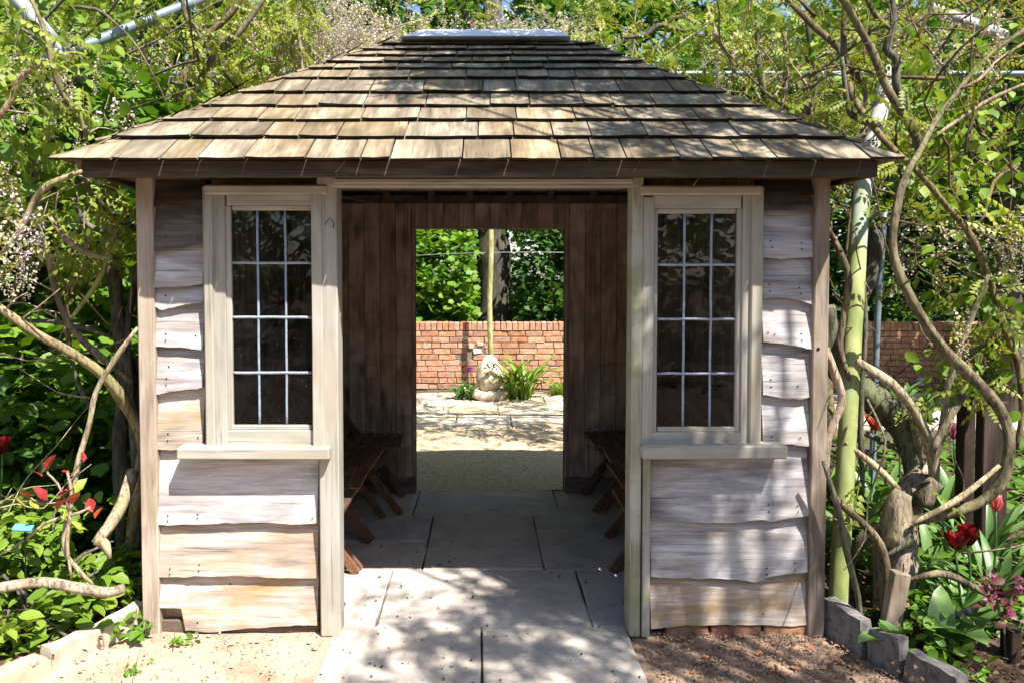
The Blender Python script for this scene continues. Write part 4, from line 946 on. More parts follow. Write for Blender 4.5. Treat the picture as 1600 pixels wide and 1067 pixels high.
right_stems = [
    ([(1392, 985), (1398, 900), (1402, 830), (1420, 775), (1448, 735)], [56, 54, 50, 46, 40], [.15, .15, .18, .25, .3], VP), ([(1400, 850), (1403, 790), (1412, 768)], [46, 38, 26], .05, VP), ([(1440, 790), (1450, 765), (1462, 752)], [30, 26, 22], .15, VB),
    ([(1292, 480), (1300, 560), (1347, 610), (1400, 652), (1425, 700), (1435, 760)], [26, 36, 40, 44, 42, 38], [.3, .35, .4, .4, .35, .3], VG), ([(1428, 650), (1440, 700), (1445, 745)], [20, 24, 28], .3, VP),
    ([(1220, -10), (1270, 40), (1312, 78), (1320, 110), (1335, 155), (1370, 205), (1402, 240), (1440, 275), (1470, 312), (1512, 362), (1540, 420), (1562, 490), (1592, 575), (1597, 645), (1588, 700)], [10, 10, 11, 11, 10, 10, 9, 9, 10, 10, 10, 10, 10, 10, 9], [.9, .8, .7, .6, .5, .4, .35, .3, .3, .3, .3, .3, .3, .3, .3], VB),
    ([(1312, -10), (1340, 40), (1365, 85), (1382, 130), (1402, 165), (1430, 212), (1438, 238)], [11, 11, 12, 12, 13, 13, 13], .35, VB), ([(1348, -10), (1372, 30), (1390, 45)], [9, 9, 9], .5, VB), ([(1394, -10), (1396, 45), (1384, 78), (1400, 92), (1400, 130), (1415, 168), (1432, 212)], [12, 12, 12, 12, 12, 12, 12], .5, VG),
    ([(1604, 45), (1540, 92), (1492, 150), (1460, 192), (1440, 232), (1418, 270), (1402, 320), (1395, 380), (1402, 420), (1425, 470), (1470, 540), (1540, 610), (1568, 650), (1578, 690), (1570, 740), (1545, 775), (1500, 797), (1420, 815), (1362, 830), (1335, 860), (1322, 900), (1318, 960)],
     [6, 7, 8, 9, 10, 11, 12, 12, 13, 14, 16, 17, 17, 17, 16, 15, 15, 16, 17, 17, 16, 15], [.3, .25, .2, .15, .1, .05, 0, 0, 0, 0, 0, 0, 0, 0, 0, 0, 0, .05, .1, .15, .2, .2], VB),
    ([(1600, 68), (1560, 95), (1530, 125), (1500, 140)], [6, 6, 6, 5], .2, VP), ([(1316, 90), (1322, 150), (1330, 180), (1355, 195)], [9, 9, 10, 9], .5, VG), ([(1320, -8), (1318, 60), (1322, 100), (1350, 130), (1352, 160)], [9, 10, 10, 9, 8], .6, VB),
    ([(1545, 430), (1500, 545), (1482, 605), (1470, 680), (1456, 745)], [9, 10, 10, 11, 12], .12, VP), ([(1504, 618), (1476, 665), (1456, 705)], [13, 11, 10], .05, VB), ([(1340, 565), (1400, 605), (1440, 662), (1460, 735), (1455, 770)], [13, 14, 15, 17, 18], [.1, .1, .12, .2, .25], VP),
    ([(1285, 340), (1315, 400), (1326, 440), (1318, 500), (1312, 545), (1330, 600)], [9, 10, 11, 11, 11, 10], .15, VB), ([(1338, 300), (1345, 340), (1368, 380), (1360, 430), (1345, 470), (1310, 540)], [16, 22, 26, 24, 20, 18], .5, VG),
    ([(1288, 545), (1310, 600), (1315, 630), (1295, 680), (1290, 740)], [14, 14, 13, 12, 11], .0, VP), ([(1286, 720), (1308, 790), (1325, 870), (1340, 930), (1346, 985)], [9, 9, 10, 10, 11], -.1, VG), ([(1300, 775), (1345, 815), (1375, 850), (1386, 900), (1382, 965)], [11, 13, 14, 14, 13], 0, VB),
    ([(1285, 625), (1320, 660), (1400, 700), (1450, 740)], [10, 10, 9, 8], .35, VG), ([(1320, 690), (1370, 730), (1405, 765)], [11, 12, 12], .1, VP), ([(1426, 818), (1500, 777), (1562, 727)], [11, 10, 9], -.03, VP), ([(1382, 870), (1410, 850), (1425, 820)], [10, 10, 9], .0, VG),
    ([(1422, 905), (1465, 895), (1500, 905), (1545, 930), (1580, 945)], [10, 11, 11, 10, 8], -.1, VB), ([(1460, 965), (1500, 960), (1545, 935)], [12, 12, 11], -.2, VG), ([(1350, 440), (1352, 520), (1345, 640), (1348, 770)], [8, 8, 9, 9], .3, VG),
    ([(1182, 20), (1186, 100), (1198, 165)], [10, 10, 11], 2.2, VG), ([(1226, 50), (1228, 110), (1222, 172)], [9, 10, 12], 2.3, VP), ([(1258, 20), (1268, 80), (1275, 130), (1262, 180)], [8, 9, 9, 8], 1.9, VG), ([(1232, 95), (1262, 140), (1270, 200)], [5, 6, 6], 1.8, VP), ([(1150, 130), (1142, 90), (1120, 60), (1105, 10)], [10, 10, 8, 6], 2.6, VP), ([(1050, 0), (1075, 30), (1110, 45)], [5, 5, 5], 2.8, VP), ([(975, 60), (1010, 55), (1030, 40), (1070, 50)], [7, 8, 8, 7], 2.7, VG), ([(1420, 240), (1480, 200), (1540, 160), (1604, 130)], [6, 6, 6, 5], .4, VP), ([(1310, 250), (1340, 215), (1370, 205)], [10, 9, 8], .6, VG)]
wr, rp = vine('wisteria_vine', RB_, 'gnarled wisteria with a great S-shaped stem beside the silvered boards', right_stems, 300)
rs = np.random.RandomState(21); CW = T_compound()
def sprays(parent, pos, size, mat, seed, name='foliage', droop=.5, tint=None):
    o = foliage(name, CW, np.asarray(pos) - np.array(parent.location), size, mat, parent, seed, droop, .5, tint=tint); return o
a_ = along(lp, rs, 420, .10); a_ = a_[(a_[:, 2] > 1.5)]
pos = np.concatenate([a_, inbox(rs, 1000, ((-4.2, -1.75), (.7, 2.8), (1.9, 4.0)), 1.5, .12), inbox(rs, 110, ((-2.7, -2.15), (-.2, .5), (1.7, 2.7)), 2.4, .15), inbox(rs, 620, ((-2.9, -1.2), (1.9, 3.2), (2.5, 3.6)), 1.6, .05, 5)])
tw_ = lambda p, s: np.clip(.45 + .5 * np.array([noise.noise((q[0] * 2.2, q[1] * 2.2, q[2] * 2.2 + s)) for q in p]) + rs.normal(0, .14, len(p)), 0, 1)
sprays(wl, pos, .155, 'leaf_wist', 1, tint=tw_(pos, 1))
a_ = along(rp, rs, 210, .09); a_ = a_[(a_[:, 2] > 1.75)]
loc_ = []
for x_, y_, d_, n_, s_ in ((1545, 490, .25, 26, .10), (1510, 450, .3, 14, .08), (1475, 600, .2, 22, .09), (1440, 420, .5, 6, .05), (1465, 330, .3, 14, .10), (1500, 310, .3, 10, .08), (1540, 590, .25, 12, .08), (1390, 330, .4, 6, .06), (1590, 330, .2, 16, .09), (1575, 520, .2, 10, .07), (1340, 735, .1, 4, .05), (1420, 780, .2, 4, .05)):
    loc_.append(np.array(U(x_, y_, d_)) + rs.normal(0, s_, (max(2, int(n_ * .6)), 3)))
tw_ = lambda p, s: np.clip(.45 + .5 * np.array([noise.noise((q[0] * 2.2, q[1] * 2.2, q[2] * 2.2 + s)) for q in p]) + rs.normal(0, .14, len(p)), 0, 1)
pos = np.concatenate([a_, inbox(rs, 760, ((1.75, 4.2), (.9, 2.8), (2.15, 4.0)), 1.5, .14, 3)] + loc_)
sprays(wr, pos, .15, 'leaf_wist', 2, tint=tw_(pos, 2))
twigs(wl, 45, ((-3.2, -1.75), (.3, 2.4), (1.7, 3.6)), 5, VB); twigs(wr, 60, ((1.65, 3.2), (.5, 2.4), (1.6, 3.4)), 6, VB); twigs(wl, 14, ((-2.4, -1.8), (0, .5), (.3, 1.6)), 7, VP, (.003, .006)); twigs(wr, 22, ((1.8, 2.9), (.4, 1.3), (1.5, 2.9)), 23, VB, (.006, .012), (.8, 1.5), (-.1, 0, .8)); twigs(wr, 18, ((1.6, 2.4), (.0, .6), (.2, 1.8)), 8, VB, (.003, .006))
hang(wl, [U(x, y, d) for x, y, d in ((15, 175, .1), (62, 95, .2), (95, 75, .3), (140, 170, .6), (185, 150, .8), (10, 250, -.1), (55, 320, -.1), (60, 335, -.1), (50, 345, -.05), (8, 340, -.2), (5, 390, -.2), (160, 90, .9), (110, 120, .5), (190, 165, .7), (30, 80, .1), (75, 100, .1), (205, 100, 1.2), (250, 30, 1.5), (120, 40, .8), (5, 280, -.1))], 1)
hang(wr, [U(x, y, d) for x, y, d in ((1480, 20, .5), (1510, 15, .5), (1545, 10, .4), (1440, 330, .4), (1460, 345, .3), (1540, 350, .3), (1560, 370, .3), (1585, 320, .2), (1580, 350, .2), (1490, 340, .4), (1500, 480, .1), (1110, 40, 2.4), (1150, 70, 2.4), (1200, 40, 2.2), (1590, 370, .2), (1410, 60, .6), (1450, 40, .6))], 2)

# broad young leaves opening in bunches, and spur shoots along the stems
def bunches(parent, spots, seed, mat='leaf_lime', size=.064):
    rs = np.random.RandomState(seed); P = np.concatenate([np.array(U(x, y, d)) + rs.normal(0, s, (int(n * 1.25), 3)) for x, y, d, n, s in spots])
    foliage('young_leaves', T_oval(.36), P - np.array(parent.location), size, mat, parent, seed, .8, .45, sj=.4)
bunches(wr, [(1470, 110, .8, 40, .12), (1490, 170, .9, 46, .13), (1450, 200, .8, 30, .10), (1500, 270, .9, 40, .14), (1440, 290, .5, 26, .07), (1480, 320, .5, 22, .07), (1420, 120, 1.0, 30, .1), (1530, 180, .9, 30, .12), (1550, 480, .3, 34, .09), (1520, 440, .35, 20, .07), (1570, 510, .3, 16, .07), (1470, 590, .25, 30, .07), (1545, 590, .25, 16, .06), (1300, 110, 1.6, 40, .16), (1250, 60, 1.9, 40, .16), (1350, 60, 1.2, 30, .13), (1130, 60, 2.6, 60, .2), (1060, 30, 2.9, 60, .2), (1440, 410, .5, 10, .05), (1580, 280, .4, 20, .1)], 41)
bunches(wl, [(35, 230, .2, 36, .1), (55, 260, .2, 24, .09), (20, 210, .2, 24, .09), (110, 205, .5, 30, .1), (60, 40, .6, 40, .13), (150, 60, 1.0, 40, .15), (230, 40, 1.6, 40, .16), (100, 330, .4, 24, .09), (130, 350, .5, 30, .1), (40, 300, .2, 20, .08), (250, 130, 1.6, 40, .14), (190, 210, 1.2, 30, .12), (360, 110, 2.0, 40, .16), (400, 60, 2.3, 40, .16), (160, 400, .6, 24, .09), (15, 130, .2, 26, .1)], 43)
def spurs(parent, paths, n, seed, mat):
    r = random.Random(seed); AV, AF = [], []
    for _ in range(n):
        P = r.choice(paths); i = r.randrange(len(P) - 1); p = P[i].lerp(P[i + 1], r.random())
        if p.z < 1.15: continue
        d = Vector((r.gauss(0, 1), r.gauss(-.3, .7), r.gauss(.35, .8))).normalized(); L = r.uniform(.04, .26)
        q = p + d * L * .5 + Vector((0, 0, .015)); e = q + (d + Vector((r.gauss(0, .4), 0, r.gauss(.2, .4)))).normalized() * L * .5
        V, F = tube('', [p, q, e], [.0042, .003, .0016], 5, .05, .1, r.random() * 9, raw=True); b = len(AV); AV += [v - parent.location for v in V]; AF += [tuple(b + k for k in f) for f in F]
    link('spur_shoots', pm('spur_shoots', AV, AF, True), mat, parent, kind='stuff')
spurs(wl, lp, 110, 3, VP); spurs(wr, rp, 120, 4, VB)
# wisteria trained over the pipes behind the roof
pv = empty('wisteria_vine', (0, 3.4, 0), 0, 'flowering wisteria trained over the pipes behind the shingled roof', 'climber')
pos = np.concatenate([inbox(rs, 1500, ((-3.2, 4.2), (2.7, 4.6), (2.3, 3.9)), 1.3, .10, 11), inbox(rs, 420, ((.5, 3.0), (2.4, 3.2), (2.35, 3.3)), 1.8, .08, 17)])
sc_ = []
for _ in range(20):     # sprays whose shade falls over the ground behind the back doorway
    p = Vector((rs.uniform(-.75, 1.0), rs.uniform(3.0, 4.5), 0)); q = p + SUNV * (rs.uniform(3.2, 3.55) / SUNV.z); sc_.append(np.array(q) + rs.normal(0, .13, (9, 3)) * (1, 1, .4))
pos = np.concatenate([pos] + sc_)
sprays(pv, pos, .165, 'leaf_wist', 3, tint=tw_(pos, 3)); twigs(pv, 46, ((-3.2, 3.6), (2.9, 3.8), (2.3, 3.4)), 19, VP, (.008, .018), (.8, 1.7), (0, 0, .8)); twigs(wl, 26, ((-3.0, -1.8), (.8, 2.2), (1.8, 3.0)), 20, VB, (.007, .015), (.8, 1.6), (.3, 0, .7)); twigs(wr, 26, ((1.7, 3.2), (.8, 2.2), (1.8, 3.0)), 21, VB, (.007, .015), (.8, 1.6), (-.2, 0, .7)); twigs(pv, 110, ((-3, 4), (2.8, 4.2), (2.2, 3.6)), 9, VP, (.003, .008))
rr_ = random.Random(4); hp = []
for _ in range(300): x_ = rr_.gauss(-1.10, .38); hp.append((x_, rr_.uniform(2.5, 3.3), min(3.75, rr_.gauss(3.34 - .12 * abs(x_ + 1.1), .2))))
for _ in range(90): hp.append((rr_.gauss(.42, .26), rr_.uniform(2.6, 3.4), rr_.gauss(3.42, .1)))
for _ in range(130): hp.append((rr_.uniform(-3.2, 3.4), rr_.uniform(2.6, 3.8), rr_.uniform(2.7, 3.5)))
hang(pv, hp, 3, .8, 1.5)
link('stem', tube('stem', [Vector((3.1, .2, 0)), Vector((3.0, .3, 1.2)), Vector((2.6, .1, 2.6)), Vector((1.2, .0, 3.1)), Vector((-1, .1, 3.15)), Vector((-3, 0, 3.0))], [.06, .05, .045, .04, .035, .02], 8, .08, .15, 3), VB, pv)

# pipe pergola
pg = empty('pipe_pergola', (0, 3.1, 0), 0, 'grey steel pipe pergola behind the summerhouse carrying the wisteria', 'pergola')
def pipe(a, b, r, mat='pipe_grey', name='pipe', parent=pg):
    o = parent.location if parent else Vector(); return link(name, tube(name, [Vector(a) - o, (Vector(a) + Vector(b)) / 2 - o, Vector(b) - o], r, 12, .25, .03), mat, parent)
pipe((-4.5, 3.2, 3.15), (5, 3.2, 3.15), .024); pipe(U(20, 118, .9), U(345, -14, 1.7), .030); pipe(U(10, -20, .9), U(84, 66, 1.0), .040, 'pipe_white'); pipe(U(84, 66, 1.0), U(132, 132, 1.1), .026)
pipe(U(1455, 14, 1.6), U(1568, 56, 1.7), .036, 'pipe_white'); pipe((4.75, 3.2, 0), (4.75, 3.2, 3.12), .03); pipe((-4.3, 3.2, 0), (-4.3, 3.2, 3.12), .03)
P = [U(x, y, d) for x, y, d in ((1392, 110, .75), (1350, 285, .5), (1336, 470, .3), (1326, 640, .15), (1308, 905, .05))]; P[-1].z = -.02
tag(link('leaning_pole', tube('leaning_pole', P, .040, 12, .1, .04), 'greenpole'), 'leaning green algae-covered pole beside the silvered boards', 'pole')
P = [U(x, y, 1.6) for x, y in ((1382, 330), (1372, 480), (1366, 640))]; P.append(Vector((P[-1].x - .01, 1.6, 0)))
tag(link('thin_post', tube('thin_post', P, .020, 8, .1, .05), 'pipe_grey'), 'thin blue-grey post standing before the brick wall', 'post')
# ================================================================== TREES
OV = T_oval(); LBD = T_lobed(); SM = T_small()
def tree(name, base, h, lean, r0, crown, nclump, per, leaf, mat, lab, seed, limbs=6, crad=.55, bark='trunk'):
    """crown = (dx, dy, z, rx, ry, rz): tapered trunk, limbs reaching the leaf clumps, clumps spread through the crown"""
    rs = np.random.RandomState(seed); t = empty(name, base, 0, lab, 'tree', 'trees round the garden'); cx, cy, cz, rx, ry, rz = crown
    P = [Vector((lean[0] * k / 5 + .04 * math.sin(k * 2 + seed), lean[1] * k / 5, h * k / 5)) for k in range(6)]
    P[0].z = -.1; link('trunk', tube('trunk', P, [r0 * (1.25 if k == 0 else 1 - .10 * k) for k in range(6)], 12, .15, .12, seed), bark, t)
    u = nrmz(rs.normal(0, 1, (nclump, 3))) * (rs.uniform(.15, 1, (nclump, 1)) ** .5); C = u * (rx, ry, rz) + (cx, cy, cz)
    for k in range(limbs):
        e = Vector(C[k]); s = P[rs.randint(2, 6)]; m = (s + e) / 2 + Vector((0, 0, .15 * (e - s).length * .3))
        link('limb', tube('limb', [s, m, e], [r0 * .42, r0 * .28, r0 * .1], 7, .2, .15, seed + k), bark, t)
    pos = cloud(rs, C, crad * rs.uniform(.6, 1.25, nclump), per)
    tint = np.clip(np.repeat(rs.normal(.5, .2, nclump), per) + rs.normal(0, .16, len(pos)), 0, 1)
    foliage('crown', LBD if seed in (3, 5, 11) else SM, pos, leaf, mat, t, seed, .25, .5, tint=tint); return t
tree('tall_tree', (.17, 9.6, 0), 6, (0, .2), .30, (-.3, 1.2, 5.2, 3.4, 2.4, 2.4), 70, 75, .17, 'leaf_tree', 'thick grey trunk seen through the doorway behind the yellow pole', 1, 8)
tree('slender_tree', (.78, 9.0, 0), 4.2, (.9, .4), .085, (1.5, .6, 3.4, 1.7, 1.2, 1.9), 46, 80, .15, 'leaf_deep', 'slender leaning trunk with dark leaves seen in the doorway beside the thick trunk', 2, 6)
tree('bushy_tree', (-1.55, 9.4, 0), 3.6, (.2, .0), .10, (.0, -.2, 2.2, 1.5, 1.1, 1.9), 85, 95, .12, 'leaf_bright', 'sunlit bushy tree over the wall on the tan-boarded side of the doorway', 3, 8, .42)
tree('shady_tree', (2.6, 10.6, 0), 4.5, (.2, .3), .12, (-.2, -.3, 2.6, 2.4, 1.4, 2.4), 80, 85, .15, 'leaf_deep', 'dark leafy tree behind the wall between the slender trunk and the silvered boards', 4, 7)
tree('garden_tree', (-4.4, 8.6, 0), 5, (.3, .2), .17, (0, 0, 3.9, 2.6, 2.0, 2.6), 90, 85, .16, 'leaf_tree', 'spreading tree behind the wall beyond the looping pale stems', 5, 7)
tree('garden_tree', (-8.2, 9.2, 0), 5.5, (.3, .2), .19, (0, 0, 3.9, 2.8, 2.0, 3.0), 80, 85, .18, 'leaf_deep', 'dark spreading tree at the edge of the garden past the red-leaved shrub', 6, 7)
tree('garden_tree', (5.3, 8.7, 0), 5, (-.2, .2), .16, (.2, 0, 3.5, 2.3, 1.8, 2.6), 90, 90, .15, 'leaf_deep', 'dark tree rising behind the brick wall beyond the green leaning pole', 7, 7)
tree('garden_tree', (8.4, 8.4, 0), 5.2, (.1, .1), .20, (.2, 0, 3.4, 2.6, 1.8, 3.0), 95, 90, .16, 'leaf_tree', 'green tree behind the wall beyond the S-shaped wisteria stem', 8, 7)
tree('garden_tree', (-2.4, 13.5, 0), 7, (.1, .1), .22, (0, 0, 5.6, 3.4, 2.0, 3.0), 80, 80, .22, 'leaf_tree', 'tall tree rising far behind the ridge on the blossom side', 9, 6)
tree('garden_tree', (3.2, 14.0, 0), 7, (.1, .1), .22, (0, 0, 5.8, 3.4, 2.0, 3.2), 80, 80, .22, 'leaf_bright', 'tall fresh-green tree far behind the ridge cap', 10, 6)
tree('garden_tree', (-5.4, 4.4, 0), 4.2, (.2, .1), .12, (0, 0, 2.7, 1.7, 1.4, 2.1), 95, 85, .12, 'leaf_bright', 'fresh-green tree close behind the tan-boarded side of the summerhouse', 11, 7)
tree('garden_tree', (5.6, 4.9, 0), 4.6, (-.1, .1), .11, (.5, .2, 3.4, 1.6, 1.2, 1.7), 70, 80, .12, 'leaf_tree', 'small tree with a bare curved trunk beside the fence wire', 13, 7)
# trees behind the photographer: seen only in the window glass and by the light
for k, (x, y, s, m) in enumerate(((-5.5, -10.5, 14, 'leaf_tree'), (1.0, -12.5, 16, 'leaf_deep'), (6.5, -11.5, 18, 'leaf_tree'))):
    tree('garden_tree', (x, y, 0), 4, (.1, 0), .2, (0, 0, 3.2, 3.2, 2.0, 2.9), 60, 50, .24, m, ('dark', 'deep green', 'light green')[k] + ' tree facing the summerhouse front across the garden', s, 4)
rs = np.random.RandomState(88); hd = empty('reflection_hedge', (0, -15, 0), 0, 'unseen hedge added across the garden to darken the window reflections', 'hedge')  # unseen hedge, added to cover the pale sky reflected in the panes
foliage('foliage', SM, np.stack([rs.uniform(-16, 16, 15000), rs.uniform(-1.2, 1.2, 15000), rs.uniform(0, 6, 15000) + 14.2 - 14.2], 1), .36, 'leaf_deep', hd, 6, .2, .4)
for k in range(9): link('stem', tube('stem', [Vector((-14 + 3.5 * k, 0, -.1)), Vector((-13.8 + 3.5 * k, .1, 2)), Vector((-14.1 + 3.5 * k, 0, 4.5))], [.08, .06, .03], 7, .3, .1, k), 'trunk', hd)
# the wood that closes the view
rs = np.random.RandomState(77)
C = np.stack([rs.uniform(-24, 26, 1000), rs.uniform(14, 21, 1000), rs.uniform(.0, 1, 1000) ** .8 * 8.5], 1)
C = np.concatenate([C, np.stack([np.where(rs.uniform(size=360) < .5, -1, 1) * rs.uniform(13, 17, 360), rs.uniform(-4, 15, 360), rs.uniform(0, 1, 360) ** .8 * 7], 1)])
pos = cloud(rs, C, 1.0 * np.ones(len(C)), 70); foliage('distant_wood', SM, pos, .33, 'leaf_deep', None, 5, .2, .5, kind='stuff')
def undergrowth(base, reg, n, leaf, mat, lab, seed, tm=SM):
    rs = np.random.RandomState(seed); t = empty('garden_shrub', base, 0, lab, 'shrub', 'shrubs behind the brick wall'); b = np.array(base); r = random.Random(seed)
    pos = inbox(rs, n, reg, 1.5, -.12, seed * 3.1) - b
    tint = np.clip(.5 + .55 * np.array([noise.noise((p[0] * 2.5, p[1] * 2.5, p[2] * 2.5 + seed)) for p in pos]) + rs.normal(0, .15, n), 0, 1)
    foliage('foliage', tm, pos, leaf, mat, t, seed, .35, .55, tint=tint)
    for k in range(5):
        e = Vector(pos[rs.randint(n)]); s = Vector((r.uniform(-.2, .2), 0, -.05)); link('stem', tube('stem', [s, s.lerp(e, .5) + Vector((0, 0, .1)), e], [.02, .014, .006], 6, .15, .12, k), VG, t)
undergrowth((-1.5, 7.9, 0), ((-2.9, -.15), (7.3, 8.5), (.3, 2.3)), 5200, .11, 'leaf_bright', 'sunlit shrub directly behind the wall beside the thick grey trunk', 51, LBD)
undergrowth((1.3, 8.3, 0), ((.45, 2.6), (8.0, 9.3), (.3, 2.4)), 3800, .12, 'leaf_deep', 'dark shrub behind the wall between the thick trunk and the slender one', 52)
undergrowth((-4.8, 7.9, 0), ((-6.6, -2.8), (7.3, 8.9), (.3, 2.6)), 5200, .13, 'leaf_tree', 'green shrub behind the wall on the blossom side of the doorway', 53)
undergrowth((4.0, 8.0, 0), ((2.5, 5.6), (7.4, 8.8), (.3, 2.5)), 5200, .12, 'leaf_deep', 'dark shrub behind the wall seen past the green leaning pole', 54)
undergrowth((7.4, 8.0, 0), ((5.6, 9.6), (7.4, 8.8), (.3, 2.6)), 5200, .13, 'leaf_tree', 'green shrub behind the wall at the far end beyond the dark posts', 55)
# tree overhanging from beside the path; it throws the dappled shade
ot = empty('overhanging_tree', (5.0, -4.6, 0), 0, 'tree overhanging the roof and path beside the silvered boards', 'tree', 'trees round the garden')
link('trunk', tube('trunk', [Vector((0, 0, -.1)), Vector((-.1, .1, 1.8)), Vector((-.5, .4, 3.4)), Vector((-1.2, .9, 4.6))], [.2, .17, .13, .09], 12, .15, .12, 9), 'trunk', ot)
rs = np.random.RandomState(9); tg = []
def targets(n, fx, fy, fz, zc, per, rad):
    for _ in range(n):
        p = Vector((rs.uniform(*fx), rs.uniform(*fy), 0 if fz == 'floor' else rs.uniform(*fz) if not callable(fz) else 0))
        if callable(fz): p.z = fz(p.y)
        z = rs.uniform(*zc); q = p + SUNV * ((z - p.z) / SUNV.z); tg.append((np.array(q), per, rad))
roofz = lambda y: EZ + (RZ - EZ) * min(1, max(0, (y - EY) / (RY - EY)))
targets(88, (-.40, .9), (.36, 1.05), roofz, (3.9, 4.6), 20, .18)
targets(36, (.45, 1.5), (-.25, .6), roofz, (3.9, 4.7), 13, .17)
targets(8, (-.1, .45), (.2, .6), roofz, (4.0, 4.6), 10, .13)
targets(22, (.6, 1.5), (-.02, 0), (.0, .85), (3.9, 4.8), 11, .13)
targets(4, (.62, .85), (-.02, 0), (.7, 1.5), (3.9, 4.8), 8, .10)
targets(38, (-.30, .7), (-.85, .25), 'floor', (3.9, 4.8), 13, .16)
targets(20, (-.58, .3), (-.9, -.05), 'floor', (3.9, 4.8), 10, .13)
targets(26, (-.10, .6), (.0, .75), 'floor', (3.9, 4.8), 16, .16)
targets(5, (-.62, -.2), (-.5, .4), 'floor', (3.9, 4.8), 7, .08)
targets(30, (.6, 1.9), (-.9, .0), 'floor', (3.9, 4.8), 12, .15)
targets(10, (.1, .9), (-1.6, -.8), 'floor', (3.9, 4.8), 14, .2)
targets(22, (1.6, 3.2), (-.6, 1.6), 'floor', (3.9, 4.8), 9, .18)
oc = np.array([t[0] for t in tg]); op = []
for c, per, rad in tg: op.append(cloud(rs, [c], np.float64(rad), per))
op = np.concatenate(op); keep = np.ones(len(op), bool)
for i, p in enumerate(op):     # where the sun slants through this gap in the crown it reaches the boards
    s = -p[1]; x, z = p[0] - .8 * s, p[2] - 1.95 * s; u_ = rs.uniform()
    s4 = (p[2] - .43) / 1.95; x4, y4 = p[0] - .8 * s4, p[1] + s4
    if x < -.62 and -.1 < z < 2: keep[i] = False
    elif -.98 < x4 < -.40 and .0 < y4 < .62: keep[i] = False
    elif .92 < x < 1.6 and .72 < z < 1.72 and u_ < .97: keep[i] = False
    elif .6 < x < 1.5 and -.1 < z < .72 and (noise.noise((x * 13, z * 13, 3)) > .16 or u_ < .22): keep[i] = False
op = op[keep]
foliage('crown', CW, op - np.array(ot.location), .14, 'leaf_wist', ot, 6, .4, .6)
start = Vector((-1.2, .9, 4.6)); order = sorted(range(len(tg)), key=lambda i: -tg[i][0][0])
hubs = [Vector(oc[i]) - ot.location for i in order[::9]]
AV, AF = [], []
for i, hb_ in enumerate(hubs):
    s = start.lerp(hb_, .0); m = (s + hb_) / 2 + Vector((rs.normal(0, .12), rs.normal(0, .12), .12)); link('limb', tube('limb', [s, m, hb_], [.024, .014, .007], 7, .12, .15, i), VB, ot)
for i in range(len(tg)):
    q = Vector(oc[i]) - ot.location; hb_ = min(hubs, key=lambda h: (h - q).length)
    if (hb_ - q).length > .05:
        V, F = tube('', [hb_, (hb_ + q) / 2 + Vector((rs.normal(0, .05), rs.normal(0, .05), .03)), q], [.0055, .004, .002], 5, .1, .1, i, raw=True); b = len(AV); AV += V; AF += [tuple(b + k for k in f) for f in F]
link('twigs', pm('twigs', AV, AF, True), VB, ot, kind='stuff')

# ================================================================== SHRUBS AND BED PLANTS
def shrub(name, base, reg, n, leaf, mat, lab, seed, tm=OV, stems=9, freq=2.0, thr=-.05, cat='shrub'):
    rs = np.random.RandomState(seed); r = random.Random(seed); t = empty(name, base, 0, lab, cat); b = np.array(base)
    pos = inbox(rs, n, reg, freq, thr, seed * 3.1) - b
    if cat == 'plant' and base[1] < 0: wx = pos + b; pos = pos[[(w_[0] < kerb_l(w_[1]) - .07 if w_[0] < 0 else w_[0] > kerb_r(w_[1]) + .05) for w_ in wx]]; n = len(pos)
    tint = np.clip(.5 + .5 * np.array([noise.noise((p[0] * 3, p[1] * 3, p[2] * 3 + seed)) for p in pos]) + rs.normal(0, .15, n), 0, 1)
    foliage('foliage', tm, pos, leaf, mat, t, seed, .35, .55, tint=tint)
    for k in range(stems):
        e = Vector(pos[rs.randint(n)]); s = Vector((r.uniform(-.12, .12), r.uniform(-.12, .12), -.02)); link('stem', tube('stem', [s, s.lerp(e, .5) + Vector((0, 0, .1)), e], [q * min(1, .35 + leaf * 6 if leaf > .07 else .12) for q in (.012, .009, .004)], 6, .1, .12, k), VG if leaf > .07 else 'leaf_strap', t)
    return t
shrub('broad_leaved_shrub', (-2.75, 1.5, 0), ((-3.6, -1.85), (.9, 2.3), (.45, 2.7)), 4200, .115, 'leaf_bright', 'broad-leaved green shrub behind the looping pale stems', 31, LBD, 10, 1.7, -.12)
shrub('leafy_shrub', (-2.55, 1.2, 0), ((-3.5, -1.8), (.75, 1.7), (.05, .85)), 2000, .105, 'leaf_tree', 'low dark leafy shrub under the looping pale stems', 32, OV, 9, 1.8, -.15)
shrub('leafy_shrub', (-4.2, 2.2, 0), ((-5.2, -3.1), (1.6, 3.0), (.1, 2.4)), 2200, .13, 'leaf_tree', 'tall green shrub farther back behind the broad-leaved one', 33, LBD, 9, 1.6, -.1)
shrub('wall_shrub', (-3.4, 6.0, 0), ((-4.6, -2.2), (5.4, 6.5), (.05, 1.1)), 1700, .11, 'leaf_bright', 'leafy shrub growing against the brick wall beyond the broad-leaved shrub', 34, OV, 8, 2, -.1)
shrub('wall_shrub', (6.9, 5.9, 0), ((5.9, 8.2), (5.2, 6.5), (.05, 1.9)), 2000, .12, 'leaf_tree', 'leafy shrub against the brick wall behind the dark post', 35, OV, 8, 2, -.1)
shrub('creeping_plant', (-1.75, -.25, .03), ((-2.45, -1.52), (-.45, .45), (.05, .22)), 900, .075, 'leaf_lime', 'bright green creeping plant round the fallen pale branch', 36, OV, 5, 4, -.1, 'plant')
shrub('creeping_plant', (-2.0, .15, .03), ((-2.6, -1.65), (.0, .55), (.06, .46)), 700, .075, 'leaf_lime', 'fresh green mound behind the fallen pale branch', 37, OV, 5, 3, -.05, 'plant')
